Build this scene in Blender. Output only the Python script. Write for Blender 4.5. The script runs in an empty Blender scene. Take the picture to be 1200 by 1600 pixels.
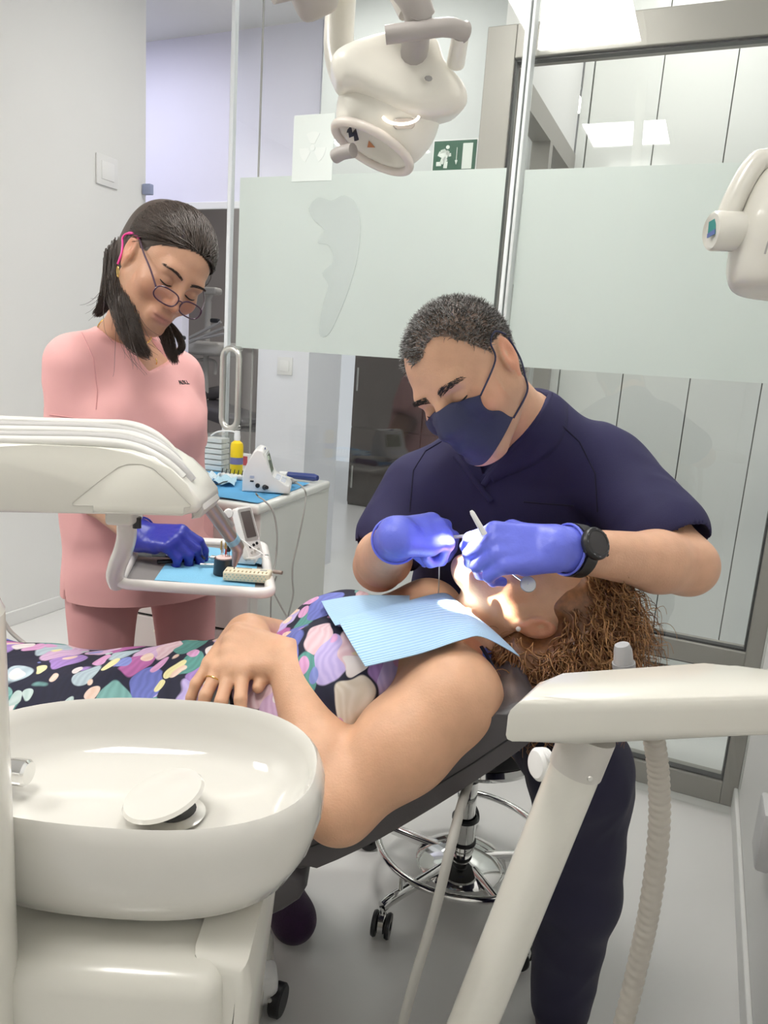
import bpy, bmesh, math, random
import numpy as np
from mathutils import Vector, Matrix

# ------------------------------------------------------------------ camera
sc = bpy.context.scene
COL = sc.collection
rnd = random.Random(7)
FPX = 1150.0
PITCH, ROLL, CAMH = math.radians(11.6), math.radians(4.0), 1.30
FWD = Vector((0, math.cos(PITCH), -math.sin(PITCH)))
_up0 = Vector((0, math.sin(PITCH), math.cos(PITCH)))
_r0 = Vector((1, 0, 0))
RC = _r0 * math.cos(ROLL) + _up0 * math.sin(ROLL)
UC = _up0 * math.cos(ROLL) - _r0 * math.sin(ROLL)
CAM = Vector((0, 0, CAMH))
cd = bpy.data.cameras.new('camera')
cam = bpy.data.objects.new('camera', cd)
COL.objects.link(cam)
M = Matrix((RC, UC, -FWD)).transposed().to_4x4()
M.translation = CAM
cam.matrix_world = M
cd.sensor_fit = 'VERTICAL'; cd.sensor_height = 36.0; cd.lens = FPX / 1600 * 36.0
cd.clip_start = 0.02
sc.camera = cam
# ------------------------------------------------------------------ world, exposure
w = bpy.data.worlds.new('world'); sc.world = w; w.use_nodes = True
w.node_tree.nodes['Background'].inputs[0].default_value = (0.80, 0.83, 0.88, 1)
w.node_tree.nodes['Background'].inputs[1].default_value = 0.55
sc.view_settings.view_transform = 'Standard'; sc.view_settings.look = 'None'
sc.view_settings.exposure = 0.31; sc.view_settings.gamma = 1.0
sc.view_settings.use_curve_mapping = False
PANEL_STRENGTH = 24.0
OPLAMP_W = 290.0

# ------------------------------------------------------------------ measuring: pixel -> place in the room
def ray(px, py): return FWD + RC * ((px - 600) / FPX) + UC * ((800 - py) / FPX)
def P(px, py, Y):
    d = ray(px, py); return CAM + d * (Y / d.y)
def Hh(px, py, z):
    d = ray(px, py); return CAM + d * ((z - CAMH) / d.z)
def F(px, py): return Hh(px, py, 0.0)
TH = math.radians(23.0)
DV = Vector((math.sin(TH), math.cos(TH), 0)); AV = Vector((math.cos(TH), -math.sin(TH), 0)); ZV = Vector((0, 0, 1))
def W(px, py, d):
    r = ray(px, py); return CAM + r * ((d - CAM.dot(DV)) / r.dot(DV))
def WA(px, py, a):
    r = ray(px, py); return CAM + r * ((a - CAM.dot(AV)) / r.dot(AV))
def R(a, d, z): return AV * a + DV * d + ZV * z
def RA(p): return p.dot(AV)
def RD(p): return p.dot(DV)
def cv(r, u, t): return (RC * r + UC * u - FWD * t)          # a direction given as right, up, towards the viewer
RROT = Matrix.Rotation(-TH, 4, 'Z')

# ------------------------------------------------------------------ materials
def mat(name, col, rough=0.5, metal=0.0, bump=0.0, bscale=60.0, var=0.03, vscale=6.0, coat=0.0, spec=0.5, sub=0.0, attr=None, sheen=0.0, trans=0.0, emit=None, estr=1.0, aniso=None):
    m = bpy.data.materials.new(name); m.use_nodes = True
    nt = m.node_tree; b = nt.nodes['Principled BSDF']
    b.inputs['Roughness'].default_value = rough; b.inputs['Metallic'].default_value = metal
    b.inputs['Coat Weight'].default_value = coat; b.inputs['Coat Roughness'].default_value = 0.08
    b.inputs['Specular IOR Level'].default_value = spec
    b.inputs['Transmission Weight'].default_value = trans
    if sheen: b.inputs['Sheen Weight'].default_value = sheen
    if sub:
        b.inputs['Subsurface Weight'].default_value = sub
        b.inputs['Subsurface Radius'].default_value = (0.9, 0.32, 0.16); b.inputs['Subsurface Scale'].default_value = 0.008
    if emit:
        b.inputs['Emission Color'].default_value = (*emit, 1); b.inputs['Emission Strength'].default_value = estr
    tc = nt.nodes.new('ShaderNodeTexCoord')
    n = nt.nodes.new('ShaderNodeTexNoise'); n.inputs['Scale'].default_value = vscale; n.inputs['Detail'].default_value = 3
    nt.links.new(tc.outputs['Object'], n.inputs['Vector'])
    mr = nt.nodes.new('ShaderNodeMapRange')
    mr.inputs['To Min'].default_value = 1 - var; mr.inputs['To Max'].default_value = 1 + var
    nt.links.new(n.outputs['Fac'], mr.inputs['Value'])
    mx = nt.nodes.new('ShaderNodeMix'); mx.data_type = 'RGBA'; mx.blend_type = 'MULTIPLY'; mx.inputs['Factor'].default_value = 1
    if attr:
        at = nt.nodes.new('ShaderNodeAttribute'); at.attribute_name = attr
        nt.links.new(at.outputs['Color'], mx.inputs[6])
    else: mx.inputs[6].default_value = (*col, 1)
    nt.links.new(mr.outputs['Result'], mx.inputs[7])
    nt.links.new(mx.outputs[2], b.inputs['Base Color'])
    if bump:
        n2 = nt.nodes.new('ShaderNodeTexNoise'); n2.inputs['Scale'].default_value = bscale; n2.inputs['Detail'].default_value = 4
        nt.links.new(tc.outputs['Object'], n2.inputs['Vector'])
        bp = nt.nodes.new('ShaderNodeBump'); bp.inputs['Strength'].default_value = bump; bp.inputs['Distance'].default_value = 0.002
        nt.links.new(n2.outputs['Fac'], bp.inputs['Height']); nt.links.new(bp.outputs['Normal'], b.inputs['Normal'])
    return m
def emis(name, col, strength):
    m = bpy.data.materials.new(name); m.use_nodes = True; nt = m.node_tree
    nt.nodes.remove(nt.nodes['Principled BSDF'])
    e = nt.nodes.new('ShaderNodeEmission'); e.inputs[0].default_value = (*col, 1); e.inputs[1].default_value = strength
    nt.links.new(e.outputs[0], nt.nodes['Material Output'].inputs[0]); return m
def glass(name, tint=(0.95, 0.98, 0.96), ior=1.5, haze=0.0, rough=0.0):
    """thin pane: clear, mirror-like by its Fresnel share, with an optional milky share"""
    m = bpy.data.materials.new(name); m.use_nodes = True; nt = m.node_tree
    nt.nodes.remove(nt.nodes['Principled BSDF']); N = nt.nodes.new; L = nt.links.new
    t = N('ShaderNodeBsdfTransparent'); t.inputs[0].default_value = (*tint, 1)
    g = N('ShaderNodeBsdfGlossy'); g.inputs['Roughness'].default_value = rough; g.inputs[0].default_value = (1, 1, 1, 1)
    fr = N('ShaderNodeFresnel'); ge = N('ShaderNodeNewGeometry')          # both faces of the sheet reflect alike
    im = N('ShaderNodeMapRange'); im.inputs['To Min'].default_value = ior; im.inputs['To Max'].default_value = 1 / ior
    L(ge.outputs['Backfacing'], im.inputs['Value']); L(im.outputs['Result'], fr.inputs[0])
    mx = N('ShaderNodeMixShader'); 
    base = t
    if haze:
        df = N('ShaderNodeBsdfDiffuse'); df.inputs[0].default_value = (0.82, 0.87, 0.845, 1)
        tr = N('ShaderNodeBsdfTranslucent'); tr.inputs[0].default_value = (0.82, 0.88, 0.85, 1)
        dm = N('ShaderNodeMixShader'); dm.inputs[0].default_value = 0.5
        L(df.outputs[0], dm.inputs[1]); L(tr.outputs[0], dm.inputs[2])
        hm = N('ShaderNodeMixShader')
        no = N('ShaderNodeTexNoise'); no.inputs['Scale'].default_value = 2.0
        mr = N('ShaderNodeMapRange'); mr.inputs['To Min'].default_value = haze - 0.02; mr.inputs['To Max'].default_value = haze + 0.02
        L(no.outputs['Fac'], mr.inputs['Value']); L(mr.outputs['Result'], hm.inputs[0])
        L(t.outputs[0], hm.inputs[1]); L(dm.outputs[0], hm.inputs[2]); base = hm
    L(fr.outputs[0], mx.inputs[0]); L(base.outputs[0], mx.inputs[1]); L(g.outputs[0], mx.inputs[2])
    L(mx.outputs[0], nt.nodes['Material Output'].inputs[0]); return m

# ------------------------------------------------------------------ objects
def tag(o, label, cat, group=None, kind=None):
    o['label'] = label; o['category'] = cat
    if group: o['group'] = group
    if kind: o['kind'] = kind
    return o
def thing(name, label, cat, loc=(0, 0, 0), group=None):
    o = bpy.data.objects.new(name, None); COL.objects.link(o)
    o.location = loc; o.empty_display_size = 0.05
    return tag(o, label, cat, group)
def put(o, parent):
    if parent is not None:
        o.parent = parent
        if parent.type == 'EMPTY': o.matrix_parent_inverse = Matrix.Translation(-Vector(parent.location))
def obj(name, bm, m, parent=None, smooth=True, angle=0.65):
    me = bpy.data.meshes.new(name)
    bmesh.ops.recalc_face_normals(bm, faces=bm.faces)
    bm.to_mesh(me); bm.free()
    return meobj(name, me, m, parent, smooth, angle)
def meobj(name, me, m, parent=None, smooth=True, angle=0.65):
    if smooth:
        me.shade_smooth()
        if angle: me.set_sharp_from_angle(angle=angle)
    for mm in (m if isinstance(m, (list, tuple)) else [m]): me.materials.append(mm)
    o = bpy.data.objects.new(name, me); COL.objects.link(o); put(o, parent); return o
def struct(name, bm, m, parent=None, smooth=False):
    o = obj(name, bm, m, parent, smooth)
    if parent is None: o['kind'] = 'structure'
    return o
def nb(): return bmesh.new()

# ------------------------------------------------------------------ shapes
def box(bm, c, s, rot=None, bev=0.0, seg=2):
    """box with centre c and full sizes s; rot = 3x3 of axes as columns"""
    r = bmesh.ops.create_cube(bm, size=1.0)
    vs = r['verts']
    if bev:
        for v in vs: v.co = Vector((v.co.x * s[0], v.co.y * s[1], v.co.z * s[2]))
        es = list({e for v in vs for e in v.link_edges})
        rr = bmesh.ops.bevel(bm, geom=es, offset=min(bev, min(s) * 0.49), segments=seg, profile=0.5, affect='EDGES')
        vs = list({v for f in rr['faces'] for v in f.verts} | {v for v in vs if v.is_valid})
    else:
        for v in vs: v.co = Vector((v.co.x * s[0], v.co.y * s[1], v.co.z * s[2]))
    for v in vs:
        q = v.co
        if rot is not None: q = rot @ q
        v.co = q + Vector(c)
    return bm
ROOM3 = Matrix((AV, DV, ZV)).transposed()
def rbox(bm, a0, a1, d0, d1, z0, z1, bev=0.0, seg=2):
    """box in the room's own axes"""
    return box(bm, R((a0 + a1) / 2, (d0 + d1) / 2, (z0 + z1) / 2), (abs(a1 - a0), abs(d1 - d0), abs(z1 - z0)), ROOM3, bev, seg)
def frame_of(d, hint=ZV):
    d = Vector(d).normalized(); hint = Vector(hint)
    s = hint.cross(d)
    if s.length < 1e-4: s = Vector((1, 0, 0)).cross(d)
    s.normalize(); return s, d.cross(s).normalized(), d
def spline(pts, n=8, closed=False):
    """Catmull-Rom through pts"""
    p = [Vector(q) for q in pts]; out = []
    N = len(p)
    rng = range(N if closed else N - 1)
    for i in rng:
        if closed: a, b, c, d = p[i - 1], p[i], p[(i + 1) % N], p[(i + 2) % N]
        else: a, b, c, d = p[max(i - 1, 0)], p[i], p[i + 1], p[min(i + 2, N - 1)]
        for k in range(n):
            t = k / n
            out.append(0.5 * ((2 * b) + (c - a) * t + (2 * a - 5 * b + 4 * c - d) * t * t + (3 * b - a - 3 * c + d) * t ** 3))
    if not closed: out.append(p[-1])
    return out
def tube(bm, pts, r, seg=12, cap=True, flat=1.0, closed=False, hint=ZV):
    """swept tube, r a number or one per point; flat squeezes the hint direction"""
    pts = [Vector(p) for p in pts]; n = len(pts)
    rs = [r] * n if isinstance(r, (int, float)) else list(r)
    rings = []; s = None
    for i, p in enumerate(pts):
        if closed: d = pts[(i + 1) % n] - pts[i - 1]
        else: d = pts[min(i + 1, n - 1)] - pts[max(i - 1, 0)]
        if d.length < 1e-9: d = Vector((0, 0, 1))
        d.normalize()
        if s is None: s, u, _ = frame_of(d, hint)
        else:
            s = s - d * s.dot(d)
            if s.length < 1e-6: s, u, _ = frame_of(d, hint)
            s.normalize(); u = d.cross(s)
        rings.append([bm.verts.new(p + s * (math.cos(2 * math.pi * k / seg) * rs[i]) + u * (math.sin(2 * math.pi * k / seg) * rs[i] * flat)) for k in range(seg)])
    m = n if closed else n - 1
    for i in range(m):
        A, B = rings[i], rings[(i + 1) % n]
        for k in range(seg): bm.faces.new((A[k], A[(k + 1) % seg], B[(k + 1) % seg], B[k]))
    if cap and not closed:
        bm.faces.new(rings[0][::-1]); bm.faces.new(rings[-1])
    return bm
def lathe(bm, prof, c, axis=ZV, seg=32, hint=None, sx=1.0, sy=1.0):
    """profile [(r, h)] turned about axis through c"""
    s, u, d = frame_of(axis, hint if hint is not None else (Vector((0, 1, 0)) if abs(Vector(axis).normalized().z) > 0.9 else ZV))
    rings = []
    for r, h in prof:
        if r < 1e-6: rings.append([bm.verts.new(Vector(c) + d * h)])
        else: rings.append([bm.verts.new(Vector(c) + d * h + s * (r * sx * math.cos(2 * math.pi * k / seg)) + u * (r * sy * math.sin(2 * math.pi * k / seg))) for k in range(seg)])
    for A, B in zip(rings[:-1], rings[1:]):
        for k in range(seg):
            a = [A[k % len(A)], A[(k + 1) % len(A)]] if len(A) > 1 else [A[0]]
            b = [B[(k + 1) % len(B)], B[k % len(B)]] if len(B) > 1 else [B[0]]
            if len(a) + len(b) >= 3: bm.faces.new(a + b)
    return bm
def prism(bm, outline, o, ex, ey, ez, depth, bev=0.0, seg=2):
    """2D outline in the ex, ey plane at o, pushed along ez by depth"""
    ex, ey, ez, o = Vector(ex), Vector(ey), Vector(ez), Vector(o)
    A = [bm.verts.new(o + ex * x + ey * y) for x, y in outline]
    B = [bm.verts.new(o + ex * x + ey * y + ez * depth) for x, y in outline]
    fa = bm.faces.new(A[::-1]); fb = bm.faces.new(B); n = len(A); fs = [fa, fb]
    for i in range(n): fs.append(bm.faces.new((A[i], A[(i + 1) % n], B[(i + 1) % n], B[i])))
    if bev:
        es = list(set(fa.edges) | set(fb.edges))
        bmesh.ops.bevel(bm, geom=es, offset=bev, segments=seg, profile=0.5, affect='EDGES')
    return bm
def quad(bm, a, b, c, d): bm.faces.new([bm.verts.new(Vector(p)) for p in (a, b, c, d)]); return bm
def rrect(w, h, r, n=5):
    out = []
    for cx, cy, a0 in ((w / 2 - r, h / 2 - r, 0), (-w / 2 + r, h / 2 - r, 90), (-w / 2 + r, -h / 2 + r, 180), (w / 2 - r, -h / 2 + r, 270)):
        for k in range(n + 1):
            a = math.radians(a0 + 90 * k / n); out.append((cx + r * math.cos(a), cy + r * math.sin(a)))
    return out
def text(name, s, loc, ex, ey, size, m, parent=None, ext=0.0004, align='CENTER'):
    cu = bpy.data.curves.new(name, 'FONT'); cu.body = s; cu.size = size; cu.extrude = ext; cu.align_x = align; cu.align_y = 'CENTER'
    t = bpy.data.objects.new(name, cu); COL.objects.link(t)
    ex = Vector(ex).normalized(); ey = Vector(ey).normalized(); ez = ex.cross(ey)
    mw = Matrix((ex, ey, ez)).transposed().to_4x4(); mw.translation = Vector(loc)
    dg = bpy.context.evaluated_depsgraph_get()
    me = bpy.data.meshes.new_from_object(t.evaluated_get(dg))
    bpy.data.objects.remove(t); me.transform(mw); me.name = name
    me.materials.clear()
    return meobj(name, me, m, parent, smooth=False)

# ------------------------------------------------------------------ smooth solids for bodies, cloth and hands
class Solid:
    def __init__(s, lo, hi, h, fine=()):
        """grid from lo to hi with step h; fine = [(lo, hi, h)] boxes of finer step"""
        s.ax = []
        for i in range(3):
            cuts = [(lo[i], hi[i], h)] + [(f[0][i], f[1][i], f[2]) for f in fine]
            pts = sorted({lo[i], hi[i]} | {min(max(c[j], lo[i]), hi[i]) for c in cuts for j in (0, 1)})
            seq = []
            for a, b in zip(pts[:-1], pts[1:]):
                if b - a < 1e-7: continue
                mid = (a + b) / 2
                st = min(c[2] for c in cuts if c[0] <= mid <= c[1])
                n = max(1, int(math.ceil((b - a) / st)))
                seq.extend(np.linspace(a, b, n, endpoint=False))
            seq.append(pts[-1]); s.ax.append(np.array(seq, np.float32))
        s.D = np.full([len(a) for a in s.ax], 0.3, np.float32)
    def _sl(s, lo, hi):
        r = []
        for i in range(3):
            a = int(np.searchsorted(s.ax[i], lo[i])); b = int(np.searchsorted(s.ax[i], hi[i]))
            r.append(slice(max(a - 1, 0), min(b + 1, len(s.ax[i]))))
        return tuple(r)
    def _do(s, fn, lo, hi, k, op):
        sl = s._sl([v - 0.03 - k for v in lo], [v + 0.03 + k for v in hi])
        if any(q.stop - q.start < 2 for q in sl): return s
        x = s.ax[0][sl[0]][:, None, None]; y = s.ax[1][sl[1]][None, :, None]; z = s.ax[2][sl[2]][None, None, :]
        d = fn(x, y, z).astype(np.float32); a = s.D[sl]
        if op == '-': a = -a
        if op == '&': d = -d; a = -a
        if k > 0:
            h = np.maximum(k - np.abs(a - d), 0) / k; r = np.minimum(a, d) - h * h * k * 0.25
        else: r = np.minimum(a, d)
        s.D[sl] = -r if op in '-&' else r
        return s
    def cone(s, a, b, ra, rb, k=0.02, op='+', n=None, sq=1.0):
        """rounded cone a-b; sq > 1 makes it thinner along n"""
        a = [float(v) for v in a]; b = [float(v) for v in b]
        ab = [b[i] - a[i] for i in range(3)]; L2 = max(sum(v * v for v in ab), 1e-9); R_ = max(ra, rb)
        def fn(x, y, z):
            px, py, pz = x - a[0], y - a[1], z - a[2]
            t = np.clip((px * ab[0] + py * ab[1] + pz * ab[2]) / L2, 0, 1)
            qx, qy, qz = px - t * ab[0], py - t * ab[1], pz - t * ab[2]
            l2 = qx * qx + qy * qy + qz * qz
            if n is not None:
                qn = qx * n[0] + qy * n[1] + qz * n[2]; l2 = l2 + qn * qn * (sq * sq - 1)
            d = np.sqrt(l2) - (ra + t * (rb - ra))
            return d if n is None else d / (0.5 + 0.5 * sq)
        lo = [min(a[i], b[i]) - R_ for i in range(3)]; hi = [max(a[i], b[i]) + R_ for i in range(3)]
        return s._do(fn, lo, hi, k, op)
    def chain(s, pts, rs, k=0.02, op='+', n=None, sq=1.0):
        for i in range(len(pts) - 1): s.cone(pts[i], pts[i + 1], rs[i], rs[i + 1], k, op, n, sq)
        return s
    def ell(s, c, r, ax=None, k=0.02, op='+'):
        c = [float(v) for v in c]
        A = [[1, 0, 0], [0, 1, 0], [0, 0, 1]] if ax is None else [[float(q) for q in v] for v in ax]
        def fn(x, y, z):
            p = (x - c[0], y - c[1], z - c[2]); k0 = 0; k1 = 0
            for i in range(3):
                q = (p[0] * A[i][0] + p[1] * A[i][1] + p[2] * A[i][2]) / r[i]
                k0 = k0 + q * q; k1 = k1 + (q / r[i]) ** 2
            k0 = np.sqrt(k0); k1 = np.sqrt(k1) + 1e-9
            return k0 * (k0 - 1) / k1
        ext = [sum(abs(A[j][i]) * r[j] for j in range(3)) for i in range(3)]
        return s._do(fn, [c[i] - ext[i] for i in range(3)], [c[i] + ext[i] for i in range(3)], k, op)
    def slab(s, outline, o, ex, ey, ez, depth, r=.01, k=.0, op='+'):
        """outline in the ex, ey plane pushed along ez, all edges rounded by r"""
        o, ex, ey, ez = Vector(o), Vector(ex), Vector(ey), Vector(ez); P_ = np.array(outline, float)
        pts = [o + ex * x + ey * y + ez * t for x, y in outline for t in (0, depth)]
        def fn(x, y, z):
            qx, qy, qz = x - o.x, y - o.y, z - o.z
            u = qx * ex.x + qy * ex.y + qz * ex.z; v = qx * ey.x + qy * ey.y + qz * ey.z; w = qx * ez.x + qy * ez.y + qz * ez.z
            d = np.full(u.shape, 1e9); sg = np.ones(u.shape)
            n = len(P_)
            for i in range(n):
                a, b = P_[i], P_[i - 1]; e = b - a; wx, wy = u - a[0], v - a[1]
                t = np.clip((wx * e[0] + wy * e[1]) / (e @ e), 0, 1)
                d = np.minimum(d, (wx - e[0] * t) ** 2 + (wy - e[1] * t) ** 2)
                c1, c2, c3 = v >= a[1], v < b[1], e[0] * wy > e[1] * wx
                sg = np.where((c1 & c2 & c3) | (~c1 & ~c2 & ~c3), -sg, sg)
            d2 = np.sqrt(d) * sg + r; dz = np.abs(w - depth / 2) - depth / 2 + r
            return np.sqrt(np.maximum(d2, 0) ** 2 + np.maximum(dz, 0) ** 2) + np.minimum(np.maximum(d2, dz), 0) - r
        return s._do(fn, [min(p[i] for p in pts) for i in range(3)], [max(p[i] for p in pts) for i in range(3)], k, op)
    def cut(s, p, n, k=0.0):
        """remove everything on the n side of the plane through p"""
        p = Vector(p); n = Vector(n).normalized()
        def fn(x, y, z): return (x - p.x) * n.x + (y - p.y) * n.y + (z - p.z) * n.z
        lo = [a[0] for a in s.ax]; hi = [a[-1] for a in s.ax]
        return s._do(fn, lo, hi, k, '&')
    def wedge(s, planes, lo, hi, k=.003, op='-'):
        """region inside all (point, outward normal) planes"""
        P_ = [(Vector(p), Vector(n).normalized()) for p, n in planes]
        def fn(x, y, z):
            d = None
            for p, n in P_:
                e = (x - p.x) * n.x + (y - p.y) * n.y + (z - p.z) * n.z
                d = e if d is None else np.maximum(d, e)
            return d
        return s._do(fn, lo, hi, k, op)
    def vneck(s, a, b, v, f, base, k=.003):
        """cut a V opening: collar points a, b, lowest point v, looking along -f; base = point behind which nothing is cut"""
        a, b, v, f = Vector(a), Vector(b), Vector(v), Vector(f).normalized(); up = ((a + b) / 2 - v)
        na = f.cross(a - v); na = na if na.dot(b - v) < 0 else -na
        n2 = f.cross(b - v); n2 = n2 if n2.dot(a - v) < 0 else -n2
        pts = [a, b, v, a + up * .3, b + up * .3, Vector(base), a + f * .1, b + f * .1, v + f * .1]
        lo = [min(p[i] for p in pts) for i in range(3)]; hi = [max(p[i] for p in pts) for i in range(3)]
        return s.wedge([(v, na), (v, n2), (base, -f), (a + up * .3, up)], lo, hi, k)
    def displace(s, fn):
        x = s.ax[0][:, None, None]; y = s.ax[1][None, :, None]; z = s.ax[2][None, None, :]
        near = np.abs(s.D) < 0.03
        I = np.nonzero(near)
        s.D[I] += fn(s.ax[0][I[0]], s.ax[1][I[1]], s.ax[2][I[2]]).astype(np.float32)
        return s
    def mesh(s, name, smooth=1):
        D = s.D; X, Y, Z = s.ax; S = D < 0
        nx, ny, nz = D.shape
        c = S[:-1, :-1, :-1].astype(np.int8).copy(); 
        for o in ((1,0,0),(0,1,0),(0,0,1),(1,1,0),(1,0,1),(0,1,1),(1,1,1)):
            c += S[o[0]:nx-1+o[0], o[1]:ny-1+o[1], o[2]:nz-1+o[2]]
        act = (c > 0) & (c < 8)
        I = np.nonzero(act); n = len(I[0])
        idx = np.full(act.shape, -1, np.int64); idx[I] = np.arange(n)
        acc = np.zeros((n, 3)); cnt = np.zeros(n)
        cor = [(a, b, e) for a in (0, 1) for b in (0, 1) for e in (0, 1)]
        for p in cor:
            for ax in range(3):
                if p[ax]: continue
                q = list(p); q[ax] = 1
                d0 = D[I[0]+p[0], I[1]+p[1], I[2]+p[2]]; d1 = D[I[0]+q[0], I[1]+q[1], I[2]+q[2]]
                mk = (d0 < 0) != (d1 < 0)
                t = np.where(mk, d0 / np.where(mk, d0 - d1, 1), 0)
                p0 = np.stack([X[I[0]+p[0]], Y[I[1]+p[1]], Z[I[2]+p[2]]], 1); p1 = np.stack([X[I[0]+q[0]], Y[I[1]+q[1]], Z[I[2]+q[2]]], 1)
                acc += np.where(mk[:, None], p0 + (p1 - p0) * t[:, None], 0); cnt += mk
        V = acc / cnt[:, None]
        Q = []
        def faces(E, cells):
            J = np.nonzero(E[0]); fl = E[1][J]
            q = np.stack([idx[tuple(J[i] + o[i] for i in range(3))] for o in cells], 1)
            q[fl] = q[fl][:, ::-1]; Q.append(q)
        a = S[:-1, 1:-1, 1:-1]; b = S[1:, 1:-1, 1:-1]; faces((a != b, b), ((0,0,0),(0,1,0),(0,1,1),(0,0,1)))
        a = S[1:-1, :-1, 1:-1]; b = S[1:-1, 1:, 1:-1]; faces((a != b, a), ((0,0,0),(1,0,0),(1,0,1),(0,0,1)))
        a = S[1:-1, 1:-1, :-1]; b = S[1:-1, 1:-1, 1:]; faces((a != b, b), ((0,0,0),(1,0,0),(1,1,0),(0,1,0)))
        Q = np.concatenate(Q)
        for _ in range(smooth):
            for lam in (0.5, -0.3):
                sm = np.zeros_like(V); ct = np.zeros(n)
                for e in ((0, 1), (1, 2), (2, 3), (3, 0)):
                    u, v = Q[:, e[0]], Q[:, e[1]]
                    for i in range(3):
                        sm[:, i] += np.bincount(u, V[v, i], n) + np.bincount(v, V[u, i], n)
                    ct += np.bincount(u, minlength=n) + np.bincount(v, minlength=n)
                V = V + lam * (sm / np.maximum(ct, 1)[:, None] - V)
        me = bpy.data.meshes.new(name)
        me.vertices.add(n); me.vertices.foreach_set('co', V.astype(np.float32).ravel())
        me.loops.add(len(Q) * 4); me.loops.foreach_set('vertex_index', Q.astype(np.int32).ravel())
        me.polygons.add(len(Q)); me.polygons.foreach_set('loop_start', np.arange(0, len(Q) * 4, 4, dtype=np.int32))
        me.update(calc_edges=True); me.validate()
        return me
    def obj(s, name, m, parent=None, smooth=1, color=None):
        me = s.mesh(name, smooth)
        if color is not None: paint(me, color)
        return meobj(name, me, m, parent, True, None)
def coords(me):
    a = np.empty(len(me.vertices) * 3, np.float32); me.vertices.foreach_get('co', a); return a.reshape(-1, 3)
def paint(me, fn):
    c = fn(coords(me)); at = me.color_attributes.new('tone', 'FLOAT_COLOR', 'POINT')
    at.data.foreach_set('color', np.concatenate([c, np.ones((len(c), 1))], 1).astype(np.float32).ravel())
def strands(name, curves, m, parent=None, r=0.0012, seg=3, taper=True):
    """many thin tubes in one mesh; curves = list of (n,3) arrays"""
    V = []; Fc = []; off = 0
    for cvs in curves:
        p = np.asarray(cvs, float); n = len(p)
        t = np.gradient(p, axis=0); t /= np.linalg.norm(t, axis=1)[:, None] + 1e-9
        h = np.array([0.3, 0.5, 0.81]); s = np.cross(t, h); s /= np.linalg.norm(s, axis=1)[:, None] + 1e-9; u = np.cross(t, s)
        rr = (r[len(Fc) % len(r)] if isinstance(r, list) else r) * (np.linspace(1, 0.25, n) if taper else np.ones(n))
        for k in range(seg):
            a = 2 * math.pi * k / seg
            V.append(p + s * (rr * math.cos(a))[:, None] + u * (rr * math.sin(a))[:, None])
        i = np.arange(n - 1)
        for k in range(seg):
            k2 = (k + 1) % seg
            Fc.append(np.stack([off + k * n + i, off + k2 * n + i, off + k2 * n + i + 1, off + k * n + i + 1], 1))
        off += seg * n
    V = np.concatenate(V); Q = np.concatenate(Fc)
    me = bpy.data.meshes.new(name)
    me.vertices.add(len(V)); me.vertices.foreach_set('co', V.astype(np.float32).ravel())
    me.loops.add(len(Q) * 4); me.loops.foreach_set('vertex_index', Q.astype(np.int32).ravel())
    me.polygons.add(len(Q)); me.polygons.foreach_set('loop_start', np.arange(0, len(Q) * 4, 4, dtype=np.int32))
    me.update(calc_edges=True)
    return meobj(name, me, m, parent, True, None)
# ================================================================== materials
M_wall = mat('wall_paint', (0.80, 0.80, 0.785), 0.6, bump=0.05, bscale=220, var=0.01)
M_wall2 = mat('hall_paint', (0.60, 0.63, 0.62), 0.55, bump=0.04, bscale=200, var=0.01)
M_lilac = mat('lilac_white_paint', (0.77, 0.76, 0.88), 0.5, var=0.01)
M_taupe = mat('taupe_paint', (0.36, 0.32, 0.30), 0.6, var=0.03)
M_floor = mat('white_resin_floor', (0.76, 0.755, 0.74), 0.24, var=0.035, vscale=3, spec=0.45)
M_ceil = mat('ceiling_paint', (0.82, 0.82, 0.81), 0.7, var=0.01)
M_alu = mat('grey_aluminium', (0.36, 0.34, 0.31), 0.42, 0.35, var=0.02)
M_black = mat('black_plastic', (0.012, 0.012, 0.014), 0.4)
M_whitegloss = mat('white_lacquer', (0.80, 0.82, 0.79), 0.12, var=0.005)
M_jointdark = mat('joint_shadow_gap', (0.22, 0.22, 0.20), 0.8)
M_darkwood = mat('dark_brown_lacquer', (0.050, 0.036, 0.034), 0.12, var=0.1)
M_chrome = mat('chrome', (0.80, 0.80, 0.79), 0.07, 1.0, var=0.01)
M_steel = mat('brushed_steel', (0.62, 0.61, 0.58), 0.28, 1.0, var=0.03, vscale=40)
M_cream = mat('cream_enamel', (0.69, 0.675, 0.61), 0.26, var=0.012, coat=0.35)
M_creamgrey = mat('warm_grey_plastic', (0.52, 0.50, 0.46), 0.38, var=0.02)
M_whitepl = mat('white_plastic', (0.80, 0.80, 0.79), 0.32, var=0.015)
M_grey = mat('grey_plastic', (0.33, 0.32, 0.31), 0.45, var=0.03)
M_midgrey = mat('light_grey_rubber', (0.42, 0.41, 0.38), 0.5, var=0.04, vscale=30)
M_glass = glass('clear_glass', (0.985, 0.995, 0.99), 1.52)
M_frost = glass('frosted_glass', (0.93, 0.97, 0.95), 1.38, haze=0.90)
M_sticker = glass('milky_film', (0.95, 0.98, 0.96), 1.3, haze=0.45)
M_panel = emis('ceiling_panel_glow', (1.0, 0.975, 0.93), PANEL_STRENGTH)
M_panelhall = emis('hall_panel_glow', (1.0, 0.98, 0.94), 10.0)

HC = 2.62                              # ceiling height
_c = F(1148, 1263); DG = RD(_c); AR = RA(_c)          # glass plane and right wall in room axes
AL = -2.77
AWE = RA(WA(228, 150, AL)); DWE = RD(WA(228, 150, AL))
DFAR = 8.4
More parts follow.
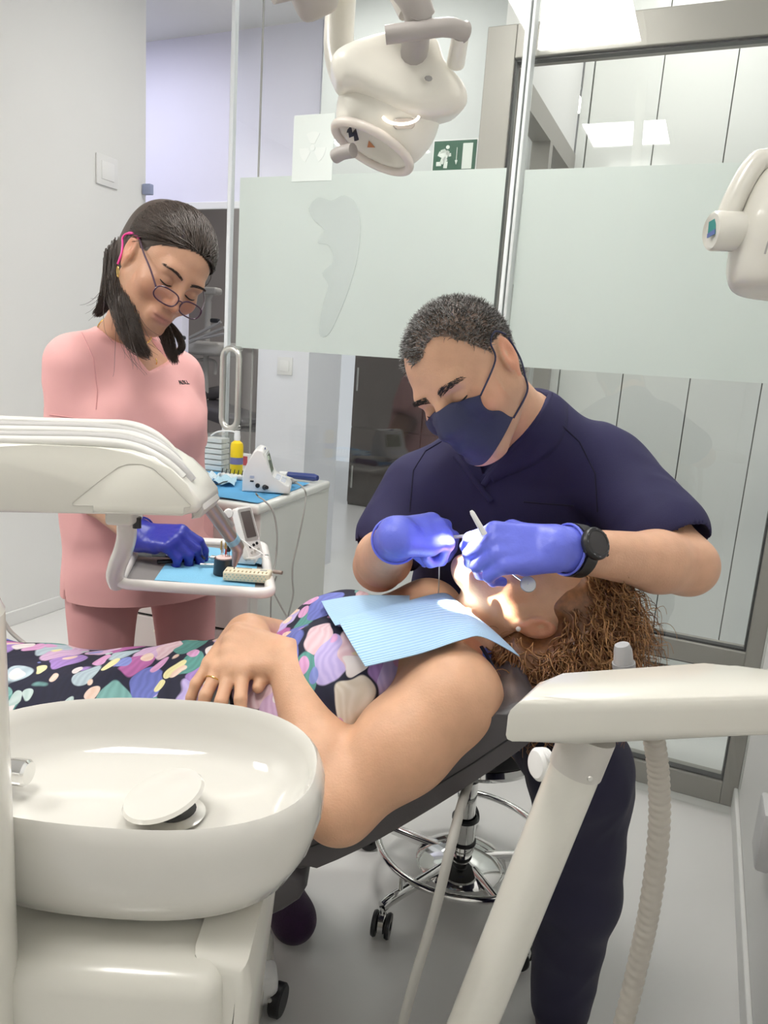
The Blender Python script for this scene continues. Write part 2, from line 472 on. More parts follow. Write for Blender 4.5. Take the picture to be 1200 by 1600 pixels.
# ------------------------------------------------------------------ shell
bm = nb(); rbox(bm, -5.5, 3.2, -2.2, DFAR, -0.10, 0.0); struct('floor', bm, M_floor)
HH = 3.0                               # the hall beyond the glass is higher
bm = nb(); rbox(bm, -5.5, 3.2, -2.2, DG - 0.12, HC, HC + 0.10); struct('ceiling', bm, M_ceil)
bm = nb(); rbox(bm, -5.5, 3.2, DG - 0.12, DFAR, HH, HH + 0.10); struct('ceiling_hall', bm, M_ceil)
bm = nb(); rbox(bm, -5.5, 3.2, DG - 0.16, DG - 0.06, HC, HH); struct('wall_header', bm, M_ceil)
bm = nb(); rbox(bm, AL - 0.10, AL, -2.2, DWE, 0, HH); struct('wall_left', bm, M_wall)
bm = nb(); rbox(bm, AR, AR + 0.10, -2.2, DG + 0.3, 0, HH); struct('wall_right', bm, M_wall)
bm = nb(); rbox(bm, AL - 0.10, AR + 0.10, -2.3, -2.2, 0, HC); struct('wall_rear', bm, M_wall)
bm = nb(); rbox(bm, AL, AL + 0.012, -2.2, DWE, 0, 0.07, 0.004); struct('baseboard_left', bm, M_wall)
bm = nb(); rbox(bm, AR - 0.012, AR, -2.2, DG + 0.0, 0, 0.07, 0.004); struct('baseboard_right', bm, M_wall)

# ------------------------------------------------------------------ beyond the glass
DL = 3.7
zl = W(300, 318, DL).z
a395 = RA(W(402, 600, DL)); a480 = RA(W(481, 600, DL)); a500 = RA(W(500, 150, DL))
bm = nb(); rbox(bm, -5.4, a500, DL, DL + 0.12, zl, HH); struct('wall_hall', bm, M_lilac)
bm = nb(); rbox(bm, -5.4, a395, DL - 0.012, DL, zl - 0.035, zl + 0.005, 0.003); struct('trim_1', bm, M_whitepl)
bm = nb(); rbox(bm, a395, a480, DL, DL + 0.4, 0, zl); struct('wall_pillar', bm, mat('pillar_paint', (0.80, 0.81, 0.86), 0.5, var=0.01))
bm = nb(); rbox(bm, -5.5, RA(W(475, 600, DL + 2.2)), DL + 2.2, DL + 2.3, 0, HH); struct('wall_surgery', bm, M_taupe)
bm = nb(); rbox(bm, -5.5, -5.4, -2.2, DFAR, 0, HH); struct('wall_far_left', bm, M_wall2)
# white door leaf standing behind the assistant
aj0, aj1 = RA(W(250, 560, DL - 0.3)), RA(W(291, 560, DL - 0.3))
bm = nb(); rbox(bm, aj0, aj1, DL - 0.34, DL - 0.28, 0, W(280, 462, DL - 0.3).z, 0.004); dl = struct('door_1', bm, M_lilac)
bm = nb()
for py in (528, 577): 
    q = W(288, py, DL - 0.34); lathe(bm, [(0, 0), (0.012, 0), (0.012, 0.012), (0, 0.014)], q, -DV, 12)
obj('lock', bm, M_black, dl)
# bulkhead with the exit sign
DB = 3.45
zb = W(640, 277, DB).z; ab0 = RA(W(500, 200, DB)); ab1 = RA(W(800, 200, DB))
bm = nb(); rbox(bm, ab0, ab1, DB, DB + 0.12, zb, HH); struct('wall_bulkhead', bm, M_wall2)
bm = nb(); rbox(bm, RA(W(572, 277, DB)), ab1, DB - 0.006, DB, zb - 0.002, zb + 0.012); struct('trim_2', bm, M_grey)
# back of the hall
bm = nb(); rbox(bm, a395, 0.9, 7.6, 7.7, 0, HH); struct('wall_back', bm, mat('back_wall_paint', (0.70, 0.73, 0.71), 0.4, var=0.01))
# grey frame in the plane of the glass
AFL0, AFL1 = RA(W(752, 165, DG)), RA(W(797, 165, DG))
ZF = W(1000, 33, DG).z + 0.03
zm0, zm1 = W(1075, 1035, DG).z, W(1075, 1003, DG).z
fr = nb(); rbox(fr, AFL0, AFL1, DG, DG + 0.08, 0, ZF, 0.003)
rbox(fr, AR - 0.045, AR, DG, DG + 0.08, 0, ZF, 0.003)
rbox(fr, AFL1, AR - 0.045, DG, DG + 0.08, ZF - 0.095, ZF, 0.003)
rbox(fr, AFL1, AR - 0.045, DG, DG + 0.08, zm0, zm1, 0.003)
rbox(fr, AFL1, AR - 0.045, DG, DG + 0.08, 0.0, 0.075, 0.003)
wf = struct('window_3', fr, M_alu)
gk = nb()
for a0, a1, z0, z1 in ((AFL1, AR - 0.045, zm1, ZF - 0.095), (AFL1, AR - 0.045, 0.075, zm0)):
    for q in ((a0, a0 + 0.006, z0, z1), (a1 - 0.006, a1, z0, z1), (a0, a1, z0, z0 + 0.006), (a0, a1, z1 - 0.006, z1)):
        rbox(gk, q[0], q[1], DG + 0.012, DG + 0.04, q[2], q[3])
obj('gasket', gk, M_black, wf, False)
bm = nb(); rbox(bm, AFL1 + 0.005, AR - 0.05, DG + 0.03, DG + 0.036, 0.08, zm0 - 0.005); obj('pane', bm, M_glass, wf, False)
# side partition running away behind the frame, with grey framed glass
DK = RD(WA(896, 240, AFL1))
zk = WA(893, 238, AFL1).z
bm = nb(); rbox(bm, AFL1 - 0.06, AFL1, DG + 0.08, DK, zk + 0.0, HH); struct('wall_side', bm, M_wall)
bm = nb()
rbox(bm, AFL1 - 0.06, AFL1 + 0.01, DG + 0.08, DK, zk - 0.08, zk)
for q in np.linspace(DG + 0.1, DK - 0.05, 3): rbox(bm, AFL1 - 0.06, AFL1 + 0.01, float(q), float(q) + 0.05, 0, zk - 0.08)
wp = struct('window_4', bm, M_alu)
bm = nb(); rbox(bm, AFL1 - 0.03, AFL1 - 0.024, DG + 0.1, DK - 0.05, 0.05, zk - 0.08); obj('pane', bm, M_glass, wp, False)
# wall of tall white lacquered cupboards
DCB = DK + 0.02
al = RA(W(906, 180, DCB)); pw = RA(W(1027, 180, DCB)) - RA(W(921, 180, DCB))
t = thing('tall_cupboard', 'wall of tall glossy white cupboard doors beyond the grey framed glass', 'cupboard', R(al + 1, DCB + 0.3, 0))
bm = nb(); rbox(bm, al, al + pw * 6 + 0.2, DCB + 0.025, DCB + 0.5, 0.0, HH - 0.005); obj('body', bm, M_jointdark, t, False)
a0 = RA(W(921, 180, DCB))
bm = nb(); rbox(bm, al, a0 - 0.003, DCB - 0.01, DCB + 0.03, 0.01, HH - 0.01, 0.002); obj('side_panel', bm, M_whitegloss, t, False)
for i in range(6):
    bm = nb(); rbox(bm, a0 + pw * i + 0.002, a0 + pw * (i + 1) - 0.002, DCB, DCB + 0.022, 0.03, HH - 0.02, 0.002); obj('door', bm, M_whitegloss, t, False)
# dark cupboard far down the hall
DD = 5.9
ad0 = RA(W(548, 670, DD)); ad1 = RA(W(760, 670, DD)); zd0 = W(548, 785, DD).z
t = thing('dark_cupboard', 'dark brown glossy cupboard with slim steel handles far down the hall', 'cupboard', R((ad0 + ad1) / 2, DD + .3, 0))
bm = nb(); rbox(bm, ad0, ad1, DD + 0.02, DD + 0.6, max(zd0 - 0.1, 0), 2.0, 0.004); obj('body', bm, M_darkwood, t, False)
am = (ad0 + ad1) / 2 + 0.05
for q0, q1 in ((ad0, am), (am + 0.004, ad1)):
    zmid = W(560, 668, DD).z
    for z0, z1 in ((zd0, zmid - 0.004), (zmid, 1.99)):
        bm = nb(); rbox(bm, q0 + 0.003, q1 - 0.003, DD, DD + 0.02, z0 + 0.004, z1, 0.003); dr = obj('door', bm, M_darkwood, t, False)
        bm = nb(); zc = z0 + 0.24 if z1 < 1.9 else z0 + 0.42
        tube(bm, [R(q0 + 0.05, DD - 0.025, zc - 0.1), R(q0 + 0.05, DD - 0.025, zc + 0.1)], 0.008, 8); obj('handle', bm, M_steel, dr)
bm = nb(); rbox(bm, ad0 + 0.02, ad1 - 0.02, DD + 0.05, DD + 0.5, 0, zd0 + 0.01); obj('plinth', bm, M_grey, t, False)

# ------------------------------------------------------------------ glass front of the room
ZB0, ZB1 = 1.31, 1.885
DP = DG - 0.10
a_l = RA(W(362, 300, DP)); a_m = RA(W(805, 200, DP))
def pane(name, a0, a1, band0, band1, d):
    bm = nb(); rbox(bm, a0, a1, d, d + 0.010, 0.012, HC - 0.01); o = struct(name, bm, M_glass)
    bm = nb(); rbox(bm, band0, band1, d - 0.0016, d - 0.0004, ZB0, ZB1); obj('frosted_band', bm, M_frost, o, False)
    return o
door = pane('door_2', a_l, a_m, RA(W(372, 420, DP)), RA(W(777, 420, DP)), DP)
pane2 = pane('window_2', a_m + 0.03, AR - 0.002, a_m + 0.035, AR - 0.003, DP + 0.03)
# polished edges / slim posts of the glass
bm = nb(); rbox(bm, a_m + 0.002, a_m + 0.014, DP - 0.006, DP + 0.03, 0.0, HC, 0.003); struct('trim_3', bm, mat('clear_seal', (0.80, 0.84, 0.84), 0.15, var=0.01, spec=0.8))
bm = nb(); rbox(bm, a_m + 0.018, a_m + 0.028, DP + 0.0, DP + 0.045, 0.0, HC, 0.003); struct('trim_6', bm, mat('steel_post', (0.66, 0.69, 0.69), 0.35, 0.1))
bm = nb(); rbox(bm, a_l - 0.016, a_l - 0.001, DP - 0.004, DP + 0.02, 0.0, HC, 0.003); struct('trim_4', bm, mat('clear_seal_2', (0.74, 0.77, 0.80), 0.15, var=0.01, spec=0.8))
bm = nb(); q = RA(W(405, 100, DP)); rbox(bm, q - 0.0015, q + 0.0015, DP + 0.012, DP + 0.02, 0, HC); struct('trim_5', bm, M_grey)
# pull handle on the door
hb = nb(); q1 = W(374, 548, DP); zc = (W(374, 545, DP).z + W(374, 668, DP).z) / 2; hh = (W(374, 545, DP).z - W(374, 668, DP).z) / 2
ac = RA(W(374, 605, DP)); hw = 0.034
loop = []
for k in range(9): loop.append((hw * math.cos(math.pi * k / 8), hh - hw + hw * math.sin(math.pi * k / 8)))
for k in range(9): loop.append((-hw * math.cos(math.pi * k / 8), -hh + hw - hw * math.sin(math.pi * k / 8)))
tube(hb, [R(ac + x, DP - 0.055, zc + y) for x, y in loop], 0.0115, 14, closed=True, hint=DV)
for s in (1, -1): tube(hb, [R(ac, DP - 0.055, zc + s * hh), R(ac, DP + 0.005, zc + s * hh)], 0.009, 12)
obj('pull_handle', hb, M_steel, door)
# faint tooth emblem on the frosted band
tooth = [(-.085,.20),(-.05,.235),(0,.225),(.05,.24),(.095,.21),(.115,.14),(.11,.04),(.085,-.06),(.05,-.15),(.015,-.215),(-.02,-.215),(-.015,-.13),(.005,-.05),(-.02,-.01),(.02,.03),(0,.08),(-.045,.09),(-.02,.13),(-.06,.16)]
ctr = W(512, 422, DP - 0.003); tz = RA(ctr)
pts = [p for p in spline([Vector((x, y, 0)) for x, y in tooth], 4, True)]
bm = nb(); prism(bm, [(p.x * 0.98, p.y * 0.98) for p in pts], R(tz, DP - 0.0030, ctr.z), AV, ZV, DV, 0.0012)
M_emb = glass('emblem_film', (0.90, 0.95, 0.93), 1.3, haze=0.55); obj('emblem', bm, mat('emblem_grey_film', (0.50, 0.56, 0.54), 0.5), door, False)
# milky notice sheet with trefoil stuck on the door glass
s0, s1 = W(460, 181, DP - 0.002), W(518, 282, DP - 0.002)
t = thing('notice_sheet', 'pale milky notice sheet with a faint trefoil stuck on the glass door', 'sign', R((RA(s0) + RA(s1)) / 2, DP - .002, s1.z))
bm = nb(); rbox(bm, RA(s0), RA(s1), DP - 0.003, DP - 0.0006, s1.z, s0.z); obj('sheet', bm, mat('pale_paper', (0.76, 0.82, 0.79), 0.5, trans=0.0, var=0.01), t, False)
tc = R((RA(s0) + RA(s1)) / 2, DP - 0.0045, (s0.z + s1.z) / 2)
bm = nb()
M_tref = mat('faint_trefoil', (0.80, 0.85, 0.82), 0.5)
for k in range(3):
    a0 = math.radians(60 + 120 * k); o2 = []
    for j in range(7): o2.append((0.05 * math.cos(a0 + math.radians(60 * j / 6)), 0.05 * math.sin(a0 + math.radians(60 * j / 6))))
    for j in range(6, -1, -1): o2.append((0.014 * math.cos(a0 + math.radians(60 * j / 6)), 0.014 * math.sin(a0 + math.radians(60 * j / 6))))
    prism(bm, o2, tc, AV, ZV, DV, 0.001)
prism(bm, [(0.009 * math.cos(math.tau * j / 16), 0.009 * math.sin(math.tau * j / 16)) for j in range(16)], tc, AV, ZV, DV, 0.001)
obj('trefoil', bm, M_tref, t, False)

# ------------------------------------------------------------------ exit sign on the bulkhead
e0, e1 = W(679, 221, DB - 0.01), W(741, 268, DB - 0.01)
ew, eh = RA(e1) - RA(e0), e0.z - e1.z; ec = R((RA(e0) + RA(e1)) / 2, DB - 0.004, (e0.z + e1.z) / 2)
t = thing('exit_sign', 'green emergency exit sign with running figure, arrow and white doorway', 'sign', ec)
bm = nb(); box(bm, ec, (ew + 0.012, 0.004, eh + 0.012), ROOM3); obj('border', bm, M_whitepl, t, False)
bm = nb(); box(bm, ec - DV * 0.003, (ew, 0.004, eh), ROOM3); obj('plate', bm, mat('exit_green', (0.018, 0.10, 0.055), 0.35), t, False)
M_sw = mat('sign_white', (0.72, 0.78, 0.72), 0.5)
def mark(polys, name):
    bm = nb()
    for o2 in polys: prism(bm, [(x * ew, y * eh) for x, y in o2], ec - DV * 0.0062, AV, ZV, DV, 0.001)
    return obj(name, bm, M_sw, t, False)
mark([[(.19,-.40),(.42,-.40),(.42,.40),(.19,.40)]], 'doorway_mark')
mark([[(.045,.28),(.06,.28),(.06,-.12),(.085,-.12),(.052,-.26),(.02,-.12),(.045,-.12)]], 'arrow_mark')
def limb(pts, wd):
    o2 = []
    for (x0, y0), (x1, y1) in zip(pts[:-1], pts[1:]):
        dx, dy = (x1 - x0) * ew, (y1 - y0) * eh; L = math.hypot(dx, dy); nx, ny = -dy / L * wd / ew / 2, dx / L * wd / eh / 2
        o2.append([(x0 + nx, y0 + ny), (x1 + nx, y1 + ny), (x1 - nx, y1 - ny), (x0 - nx, y0 - ny)])
    return o2
hd = [(-.17 + .045 * math.cos(math.tau * k / 12), .30 + .06 * math.sin(math.tau * k / 12)) for k in range(12)]
mark([hd] + limb([(-.20, .20), (-.26, -.05)], .035) + limb([(-.19, .18), (-.14, .05), (-.08, .06)], .014) + limb([(-.22, .20), (-.33, .16), (-.37, .02)], .014)
     + limb([(-.25, -.03), (-.19, -.15), (-.20, -.36)], .018) + limb([(-.26, -.05), (-.30, -.22), (-.42, -.22)], .018), 'running_figure')
# ------------------------------------------------------------------ light switches
def switch(c, nrm, sx, label, s=0.085):
    t = thing('light_switch', label, 'switch', c)
    rot = Matrix((sx, -nrm, ZV)).transposed()
    bm = nb(); box(bm, c + nrm * 0.005, (s, 0.010, s), rot, 0.004); obj('plate', bm, M_whitepl, t)
    bm = nb(); box(bm, c + nrm * 0.011, (s * 0.60, 0.006, s * 0.60), rot, 0.002); obj('rocker', bm, mat('switch_white', (0.84, 0.84, 0.83), 0.3), t)
    return t
c = WA(166, 268, AL + 0.001); switch(c, AV, DV, 'square white light switch on the bare left wall', 0.135)
c = W(446, 572, DL - 0.001); switch(c, -DV, AV, 'square white switch on the white pillar behind the glass', 0.10)
# small blue and white tag at the end of the left wall
c = WA(231, 296, AL + 0.03)
bm = nb(); box(bm, c, (0.05, 0.03, 0.05), ROOM3, 0.004); o = obj('wall_bracket', bm, mat('blue_grey_plastic', (0.30, 0.34, 0.50), 0.4)); tag(o, 'small blue grey bracket at the end edge of the left wall', 'bracket')

# ------------------------------------------------------------------ ceiling lights, with an added fill panel before the cupboards
def panel_light(a, d, label, m, s=0.6, group=None):
    t = thing('ceiling_panel_light', label, 'ceiling light', R(a, d, HC - 0.02), group)
    bm = nb()
    for q in ((a - s/2 - .02, a + s/2 + .02, d - s/2 - .02, d - s/2), (a - s/2 - .02, a + s/2 + .02, d + s/2, d + s/2 + .02), (a - s/2 - .02, a - s/2, d - s/2, d + s/2), (a + s/2, a + s/2 + .02, d - s/2, d + s/2)):
        rbox(bm, *q, HC - 0.022, HC - 0.001)
    obj('frame', bm, M_whitepl, t, False)
    bm = nb(); rbox(bm, a - s/2, a + s/2, d - s/2, d + s/2, HC - 0.016, HC - 0.006); obj('diffuser', bm, m, t, False)
def mirrored(px, py):
    q = Hh(px, py, HC); return RA(q), 2 * DP - RD(q)
a_, d_ = mirrored(900, 14); panel_light(a_, d_, 'square ceiling panel light above the treatment chair', M_panel, 0.42)
a_, d_ = mirrored(980, 202); panel_light(a_, d_ + 0.05, 'square ceiling panel light near the rear wall', M_panel, 0.42)
panel_light(-2.1, 0.2, 'square ceiling panel light above the left half of the room', M_panel, 0.55)
HCR = HC; HC = HH
panel_light(-0.15, DG + 0.55, 'unseen square ceiling panel added between glass front and white cupboards to brighten them', emis('cupboard_fill_glow', (1.0, 0.98, 0.94), 6.5), 0.6)  # added fill light out of view, keeps the white cupboards from going dark
panel_light(-1.6, DG + 0.42, 'square ceiling panel light in the hall right behind the glass door', M_panelhall)
panel_light(-1.3, 5.0, 'square ceiling panel light at the end of the hall behind the bulkhead', M_panelhall)
panel_light(-3.0, 4.9, 'square ceiling panel light in the surgery across the hall', M_panelhall)
panel_light(-3.3, DG + 0.42, 'square ceiling panel light by the lilac wall', emis('cool_panel_glow', (0.86, 0.86, 1.0), 12.0))
HC = HCR
c = W(642, 6, DG + 1.0); c.z = HC
bm = nb(); lathe(bm, [(0, -0.004), (0.06, -0.004), (0.075, -0.012), (0.09, -0.004), (0.092, 0.0)], R(-0.95, 3.1, HH), ZV, 28); o = obj('ceiling_speaker', bm, M_wall2); tag(o, 'round flush ceiling speaker in the hall', 'speaker')
# ================================================================== spittoon unit
M_porc = mat('white_porcelain', (0.66, 0.645, 0.60), 0.07, coat=0.5, var=0.008)
zr = 0.868
def plan_ring(bm, c, ar, al_, b0, b1, s, z, n=56, e=2.35):
    """egg-shaped ring: ar to the right, al_ to the left, b0 near, b1 far"""
    out = []
    for k in range(n):
        t = math.tau * k / n; x, y = math.cos(t), math.sin(t)
        x = math.copysign(abs(x) ** (2 / e), x); y = math.copysign(abs(y) ** (2 / e), y)
        out.append(bm.verts.new(Vector((c.x + x * (ar if x > 0 else al_) * s, c.y + y * (b1 if y > 0 else b0) * s, z))))
    return out
def loft(bm, rings, cap0=True, cap1=True):
    n = len(rings[0])
    for A, B in zip(rings[:-1], rings[1:]):
        for k in range(n): bm.faces.new((A[k], A[(k + 1) % n], B[(k + 1) % n], B[k]))
    if cap0: bm.faces.new(rings[0][::-1])
    if cap1: bm.faces.new(rings[-1])
bc = Hh(240, 1190, zr)
b_far = Hh(240, 1088, zr).y - bc.y; b_near = bc.y - Hh(240, 1302, zr).y
a_r = Hh(503, 1190, zr).x - bc.x; a_lf = 0.235
unit = thing('spittoon_unit', 'cream dental unit with white porcelain spittoon bowl in front of the patient', 'spittoon', (bc.x, bc.y, 0))
bm = nb()
prof = [(0.42, -.125), (0.70, -.122), (0.88, -.105), (0.98, -.075), (1.035, -.040), (1.03, -.016), (1.0, -.004), (0.975, 0.0), (0.955, -.004), (0.93, -.016), (0.89, -.036), (0.82, -.052), (0.70, -.062), (0.45, -.070), (0.16, -.076)]
loft(bm, [plan_ring(bm, bc, a_r, a_lf, b_near, b_far, s, zr + z) for s, z in prof], True, True)
bowl = obj('bowl', bm, M_porc, unit, angle=1.2)
# drain: dark hole, tilted lid on a peg
dc = Hh(272, 1270, zr - 0.070)
bm = nb(); lathe(bm, [(0, 0.004), (0.026, 0.004), (0.030, 0.001), (0.034, 0.0)], dc, ZV, 28); obj('drain_ring', bm, M_steel, bowl)
bm = nb(); lathe(bm, [(0, 0.0045), (0.024, 0.0045)], dc, ZV, 24); obj('drain_hole', bm, M_black, bowl)
lidn = Vector((-0.22, -0.10, 0.95)).normalized()
bm = nb(); tube(bm, [dc, dc + lidn * 0.022], 0.008, 12); obj('drain_peg', bm, M_whitepl, bowl)
bm = nb(); lathe(bm, [(0, -0.003), (0.040, -0.003), (0.0445, 0.0), (0.042, 0.004), (0.025, 0.008), (0, 0.009)], dc + lidn * 0.022 + Vector((-0.006, 0, 0)), lidn, 36); obj('drain_lid', bm, M_porc, bowl)
bm = nb(); fc = P(20, 1205, bc.y + 0.02); tube(bm, [fc - Vector((0.03, 0, 0)), fc, fc + Vector((0.0, 0, 0))], 0.014, 20); lathe(bm, [(0.0145, 0), (0.0145, 0.016), (0.012, 0.019), (0.0, 0.019)], fc, Vector((1, -0.1, 0)), 24); obj('water_spout', bm, M_chrome, unit)
# body under the bowl
bm = nb()
x0 = P(18, 1500, 0.56).x; x1 = P(340, 1500, 0.56).x
box(bm, ((x0 - 0.06 + x1) / 2, 0.56 + 0.12, 0.37), (x1 - x0 + 0.06, 0.24, 0.74), None, 0.022, 4); obj('cabinet', bm, M_cream, unit)
bm = nb(); xe = P(405, 1420, 0.62).x
prism(bm, [(x1 - 0.03, 0.05), (xe - 0.055, 0.05), (xe - 0.02, 0.45), (xe, 0.70), (xe - 0.005, 0.735), (x1 - 0.03, 0.745)], (0, 0.585, 0), (1, 0, 0), (0, 0, 1), (0, 1, 0), 0.17, 0.014, 3); obj('side_housing', bm, M_cream, unit)
bm = nb(); xl = P(15, 1250, 0.56).x - .004; tube(bm, [(xl - 0.05, 0.56, 0.0), (xl - 0.05, 0.56, 1.075)], 0.05, 32); lathe(bm, [(0.05, 0), (0.045, 0.012), (0.0, 0.018)], (xl - 0.05, 0.56, 1.075), ZV, 32); obj('column', bm, M_cream, unit)
# ================================================================== treatment chair
M_uph = mat('dark_grey_leatherette', (0.062, 0.056, 0.060), 0.42, bump=0.12, bscale=500, var=0.05)
chair = thing('treatment_chair', 'reclined dark grey dental chair carrying the patient', 'chair', (-0.2, 1.15, 0))
YN, YF = 0.93, 1.42
pl = P(462, 1356, YN); pr = P(846, 1142, YN); tl = P(470, 1295, YN); trt = P(850, 1095, YN)
out = [Vector((p.x, p.z, 0)) for p in (P(448, 1345, YN), P(470, 1364, YN), P(560, 1328, YN), P(650, 1278, YN), P(740, 1222, YN), P(812, 1172, YN), P(849, 1138, YN), P(842, 1108, YN), P(800, 1105, YN), P(720, 1150, YN), P(640, 1198, YN), P(560, 1246, YN), P(470, 1290, YN), P(436, 1318, YN))]
o2 = [(p.x, p.y) for p in spline(out, 3, True)]
bm = nb(); prism(bm, o2, (0, YN, 0), (1, 0, 0), (0, 0, 1), (0, 1, 0), YF - YN, 0.014, 3); back = obj('backrest', bm, M_uph, chair, angle=0.9)
bm = nb(); tube(bm, [Vector((P(x, y, YN).x, YN - 0.0005, P(x, y, YN).z)) for x, y in ((452, 1335), (560, 1296), (650, 1247), (740, 1192), (815, 1141), (846, 1122))], 0.0012, 6); obj('seam', bm, M_black, back)
bm = nb(); box(bm, (0.335, 1.20, 0.765), (0.24, 0.20, 0.05), Matrix.Rotation(math.radians(-14), 3, 'Y'), 0.022, 4); obj('headrest', bm, M_uph, chair)
bm = nb(); tube(bm, [(0.20, 1.17, 0.70), (0.28, 1.18, 0.74)], 0.012, 10, flat=0.5); obj('headrest_bar', bm, M_steel, chair)
ol = [(-1.45, .60), (-0.95, .63), (-0.62, .60), (-0.42, .53), (-0.22, .50), (-0.10, .545), (-0.085, .50), (-0.20, .44), (-0.42, .45), (-0.62, .53), (-0.95, .565), (-1.45, .53)]
bm = nb(); prism(bm, [(p.x, p.y) for p in spline([Vector((x, y, 0)) for x, y in ol], 3, True)], (0, YN + 0.03, 0), (1, 0, 0), (0, 0, 1), (0, 1, 0), 0.46, 0.012, 3); obj('seat', bm, M_uph, chair, angle=0.9)
bm = nb(); box(bm, (-0.62, 1.17, 0.30), (0.46, 0.26, 0.42), None, 0.04, 4); box(bm, (-0.62, 1.17, 0.05), (0.9, 0.42, 0.10), None, 0.03, 3); obj('base', bm, M_cream, chair)
# white castor of the unit seen on the floor
cp = F(412, 1590); cst = thing('floor_castor', 'white housed castor with black wheel on the floor below the spittoon', 'castor', cp)
bm = nb(); box(bm, cp + Vector((-0.005, 0.02, 0.062)), (0.052, 0.06, 0.062), Matrix.Rotation(0.25, 3, 'Z'), 0.012, 3); obj('housing', bm, M_whitepl, cst)
bm = nb(); lathe(bm, [(0, -0.012), (0.028, -0.012), (0.032, -0.008), (0.032, 0.008), (0.028, 0.012), (0, 0.012)], cp + Vector((0.026, 0.012, 0.0325)), Vector((1, -0.25, 0)), 24); obj('wheel', bm, M_black, cst)
bm = nb(); box(bm, cp + Vector((-0.04, 0.03, 0.045)), (0.05, 0.09, 0.02), Matrix.Rotation(0.25, 3, 'Z'), 0.006); obj('base_plate', bm, M_grey, cst)
bm = nb(); lathe(bm, [(0.004, 0), (0.004, 0.003), (0, 0.003)], cp + Vector((0.012, -0.012, 0.055)), Vector((0.2, -1, 0)), 12); obj('screw', bm, M_steel, cst)

# ================================================================== dentist's stool
so = F(716, 1384); so.z = 0
st = thing('stool', 'round black stool with chrome foot ring and castors under the dentist', 'stool', so)
bm = nb(); lathe(bm, [(0, .500), (.14, .497), (.175, .485), (.188, .462), (.186, .435), (.175, .425), (0, .425)], so, ZV, 40); obj('seat', bm, mat('black_leatherette', (0.012, 0.012, 0.013), 0.4, bump=0.1, bscale=300), st)
bm = nb(); lathe(bm, [(.150, .425), (.178, .425), (.182, .412), (.176, .400), (.150, .400), (.150, .425)], so, ZV, 40); obj('seat_rim', bm, M_chrome, st)
bm = nb(); lathe(bm, [(0, .40), (.15, .40), (.15, .41), (0, .41)], so, ZV, 30); obj('seat_plate', bm, M_black, st)
bm = nb(); lathe(bm, [(.018, .40), (.018, .30), (.024, .30), (.024, .19), (.029, .19), (.029, .06), (0, .06)], so, ZV, 28); obj('gas_column', bm, M_chrome, st)
for z, r in ((.30, .027), (.19, .033), (.125, .033)):
    bm = nb(); lathe(bm, [(r - .006, 0), (r, 0.003), (r, 0.010), (r - .006, 0.013)], so + ZV * z, ZV, 28); obj('collar', bm, M_black, st)
bm = nb(); lathe(bm, [(0, .108), (.030, .106), (.075, .094), (.108, .080), (.114, .074), (.108, .066), (0, .060)], so, ZV, 44); obj('base_dome', bm, M_chrome, st)
bm = nb(); RR = .215; tube(bm, [so + Vector((RR * math.cos(math.tau * k / 56), RR * math.sin(math.tau * k / 56), .135)) for k in range(56)], .0085, 12, closed=True); obj('foot_ring', bm, M_chrome, st)
_l = F(566, 1480) - so; ang0 = math.atan2(_l.y, _l.x)
def castor(c, ang, par):
    d = Vector((math.cos(ang), math.sin(ang), 0)); s = Vector((-d.y, d.x, 0))
    bm = nb(); tube(bm, [c + ZV * .045, c + ZV * .075], .006, 10); 
    lathe(bm, [(0, -.010), (.020, -.010), (.024, -.006), (.024, .006), (.020, .010), (0, .010)], c + ZV * .034, s, 22); o = obj('castor', bm, M_chrome, par)
    for k in (-1, 1):
        bm = nb(); lathe(bm, [(.010, -.005), (.027, -.005), (.029, 0), (.027, .005), (.010, .005)], c + s * (k * .016) + ZV * .029, s, 22); obj('wheel', bm, M_black, o)
for k in range(5):
    a = ang0 + math.tau * k / 5; d = Vector((math.cos(a), math.sin(a), 0))
    bm = nb(); tube(bm, [so + d * .06 + ZV * .085, so + d * .25 + ZV * .083, so + d * .272 + ZV * .078], .0115, 12, flat=1.3); lg = obj('leg', bm, M_chrome, st)
    bm = nb(); tube(bm, [so + d * RR + ZV * .085, so + d * RR + ZV * .135], .006, 8); obj('ring_clip', bm, M_chrome, lg)
    castor(so + d * .268, a + 0.6, st)

# ================================================================== assistant arm on the right
arm = thing('suction_holder', 'cream suction holder arm with sloping tube and crossbeam in front of the dentist', 'holder arm', P(735, 1600, 0.66))
ztop = P(905, 1092, 0.66).z
pts = [Hh(x, y, ztop) for x, y in ((796, 1098), (840, 1058), (880, 1052), (1100, 1036), (1145, 1034), (1330, 1058), (1330, 1088), (915, 1094))]
bm = nb(); prism(bm, [(p.x, p.y) for p in pts], (0, 0, ztop - 0.046), (1, 0, 0), (0, 1, 0), (0, 0, 1), 0.046, 0.013, 4); obj('crossbeam', bm, M_cream, arm, angle=0.9)
bm = nb(); q = P(905, 1185, 0.695); e = P(722, 1640, 0.695); ax = (e - q).normalized(); tube(bm, [q - ax * 0.015, q, e, e + ax * 0.35], 0.026, 28); obj('sloping_tube', bm, M_cream, arm)
bm = nb(); tube(bm, [q - ax * 0.03, q + ax * 0.012], 0.0275, 28); obj('collar', bm, M_creamgrey, arm)
bm = nb(); sq = q + ax * 0.006 + Vector((0.006, -0.0275, 0)); lathe(bm, [(0, .0012), (.0022, .0012), (.003, 0)], sq, Vector((0, -1, 0)), 12); obj('screw', bm, M_steel, arm)
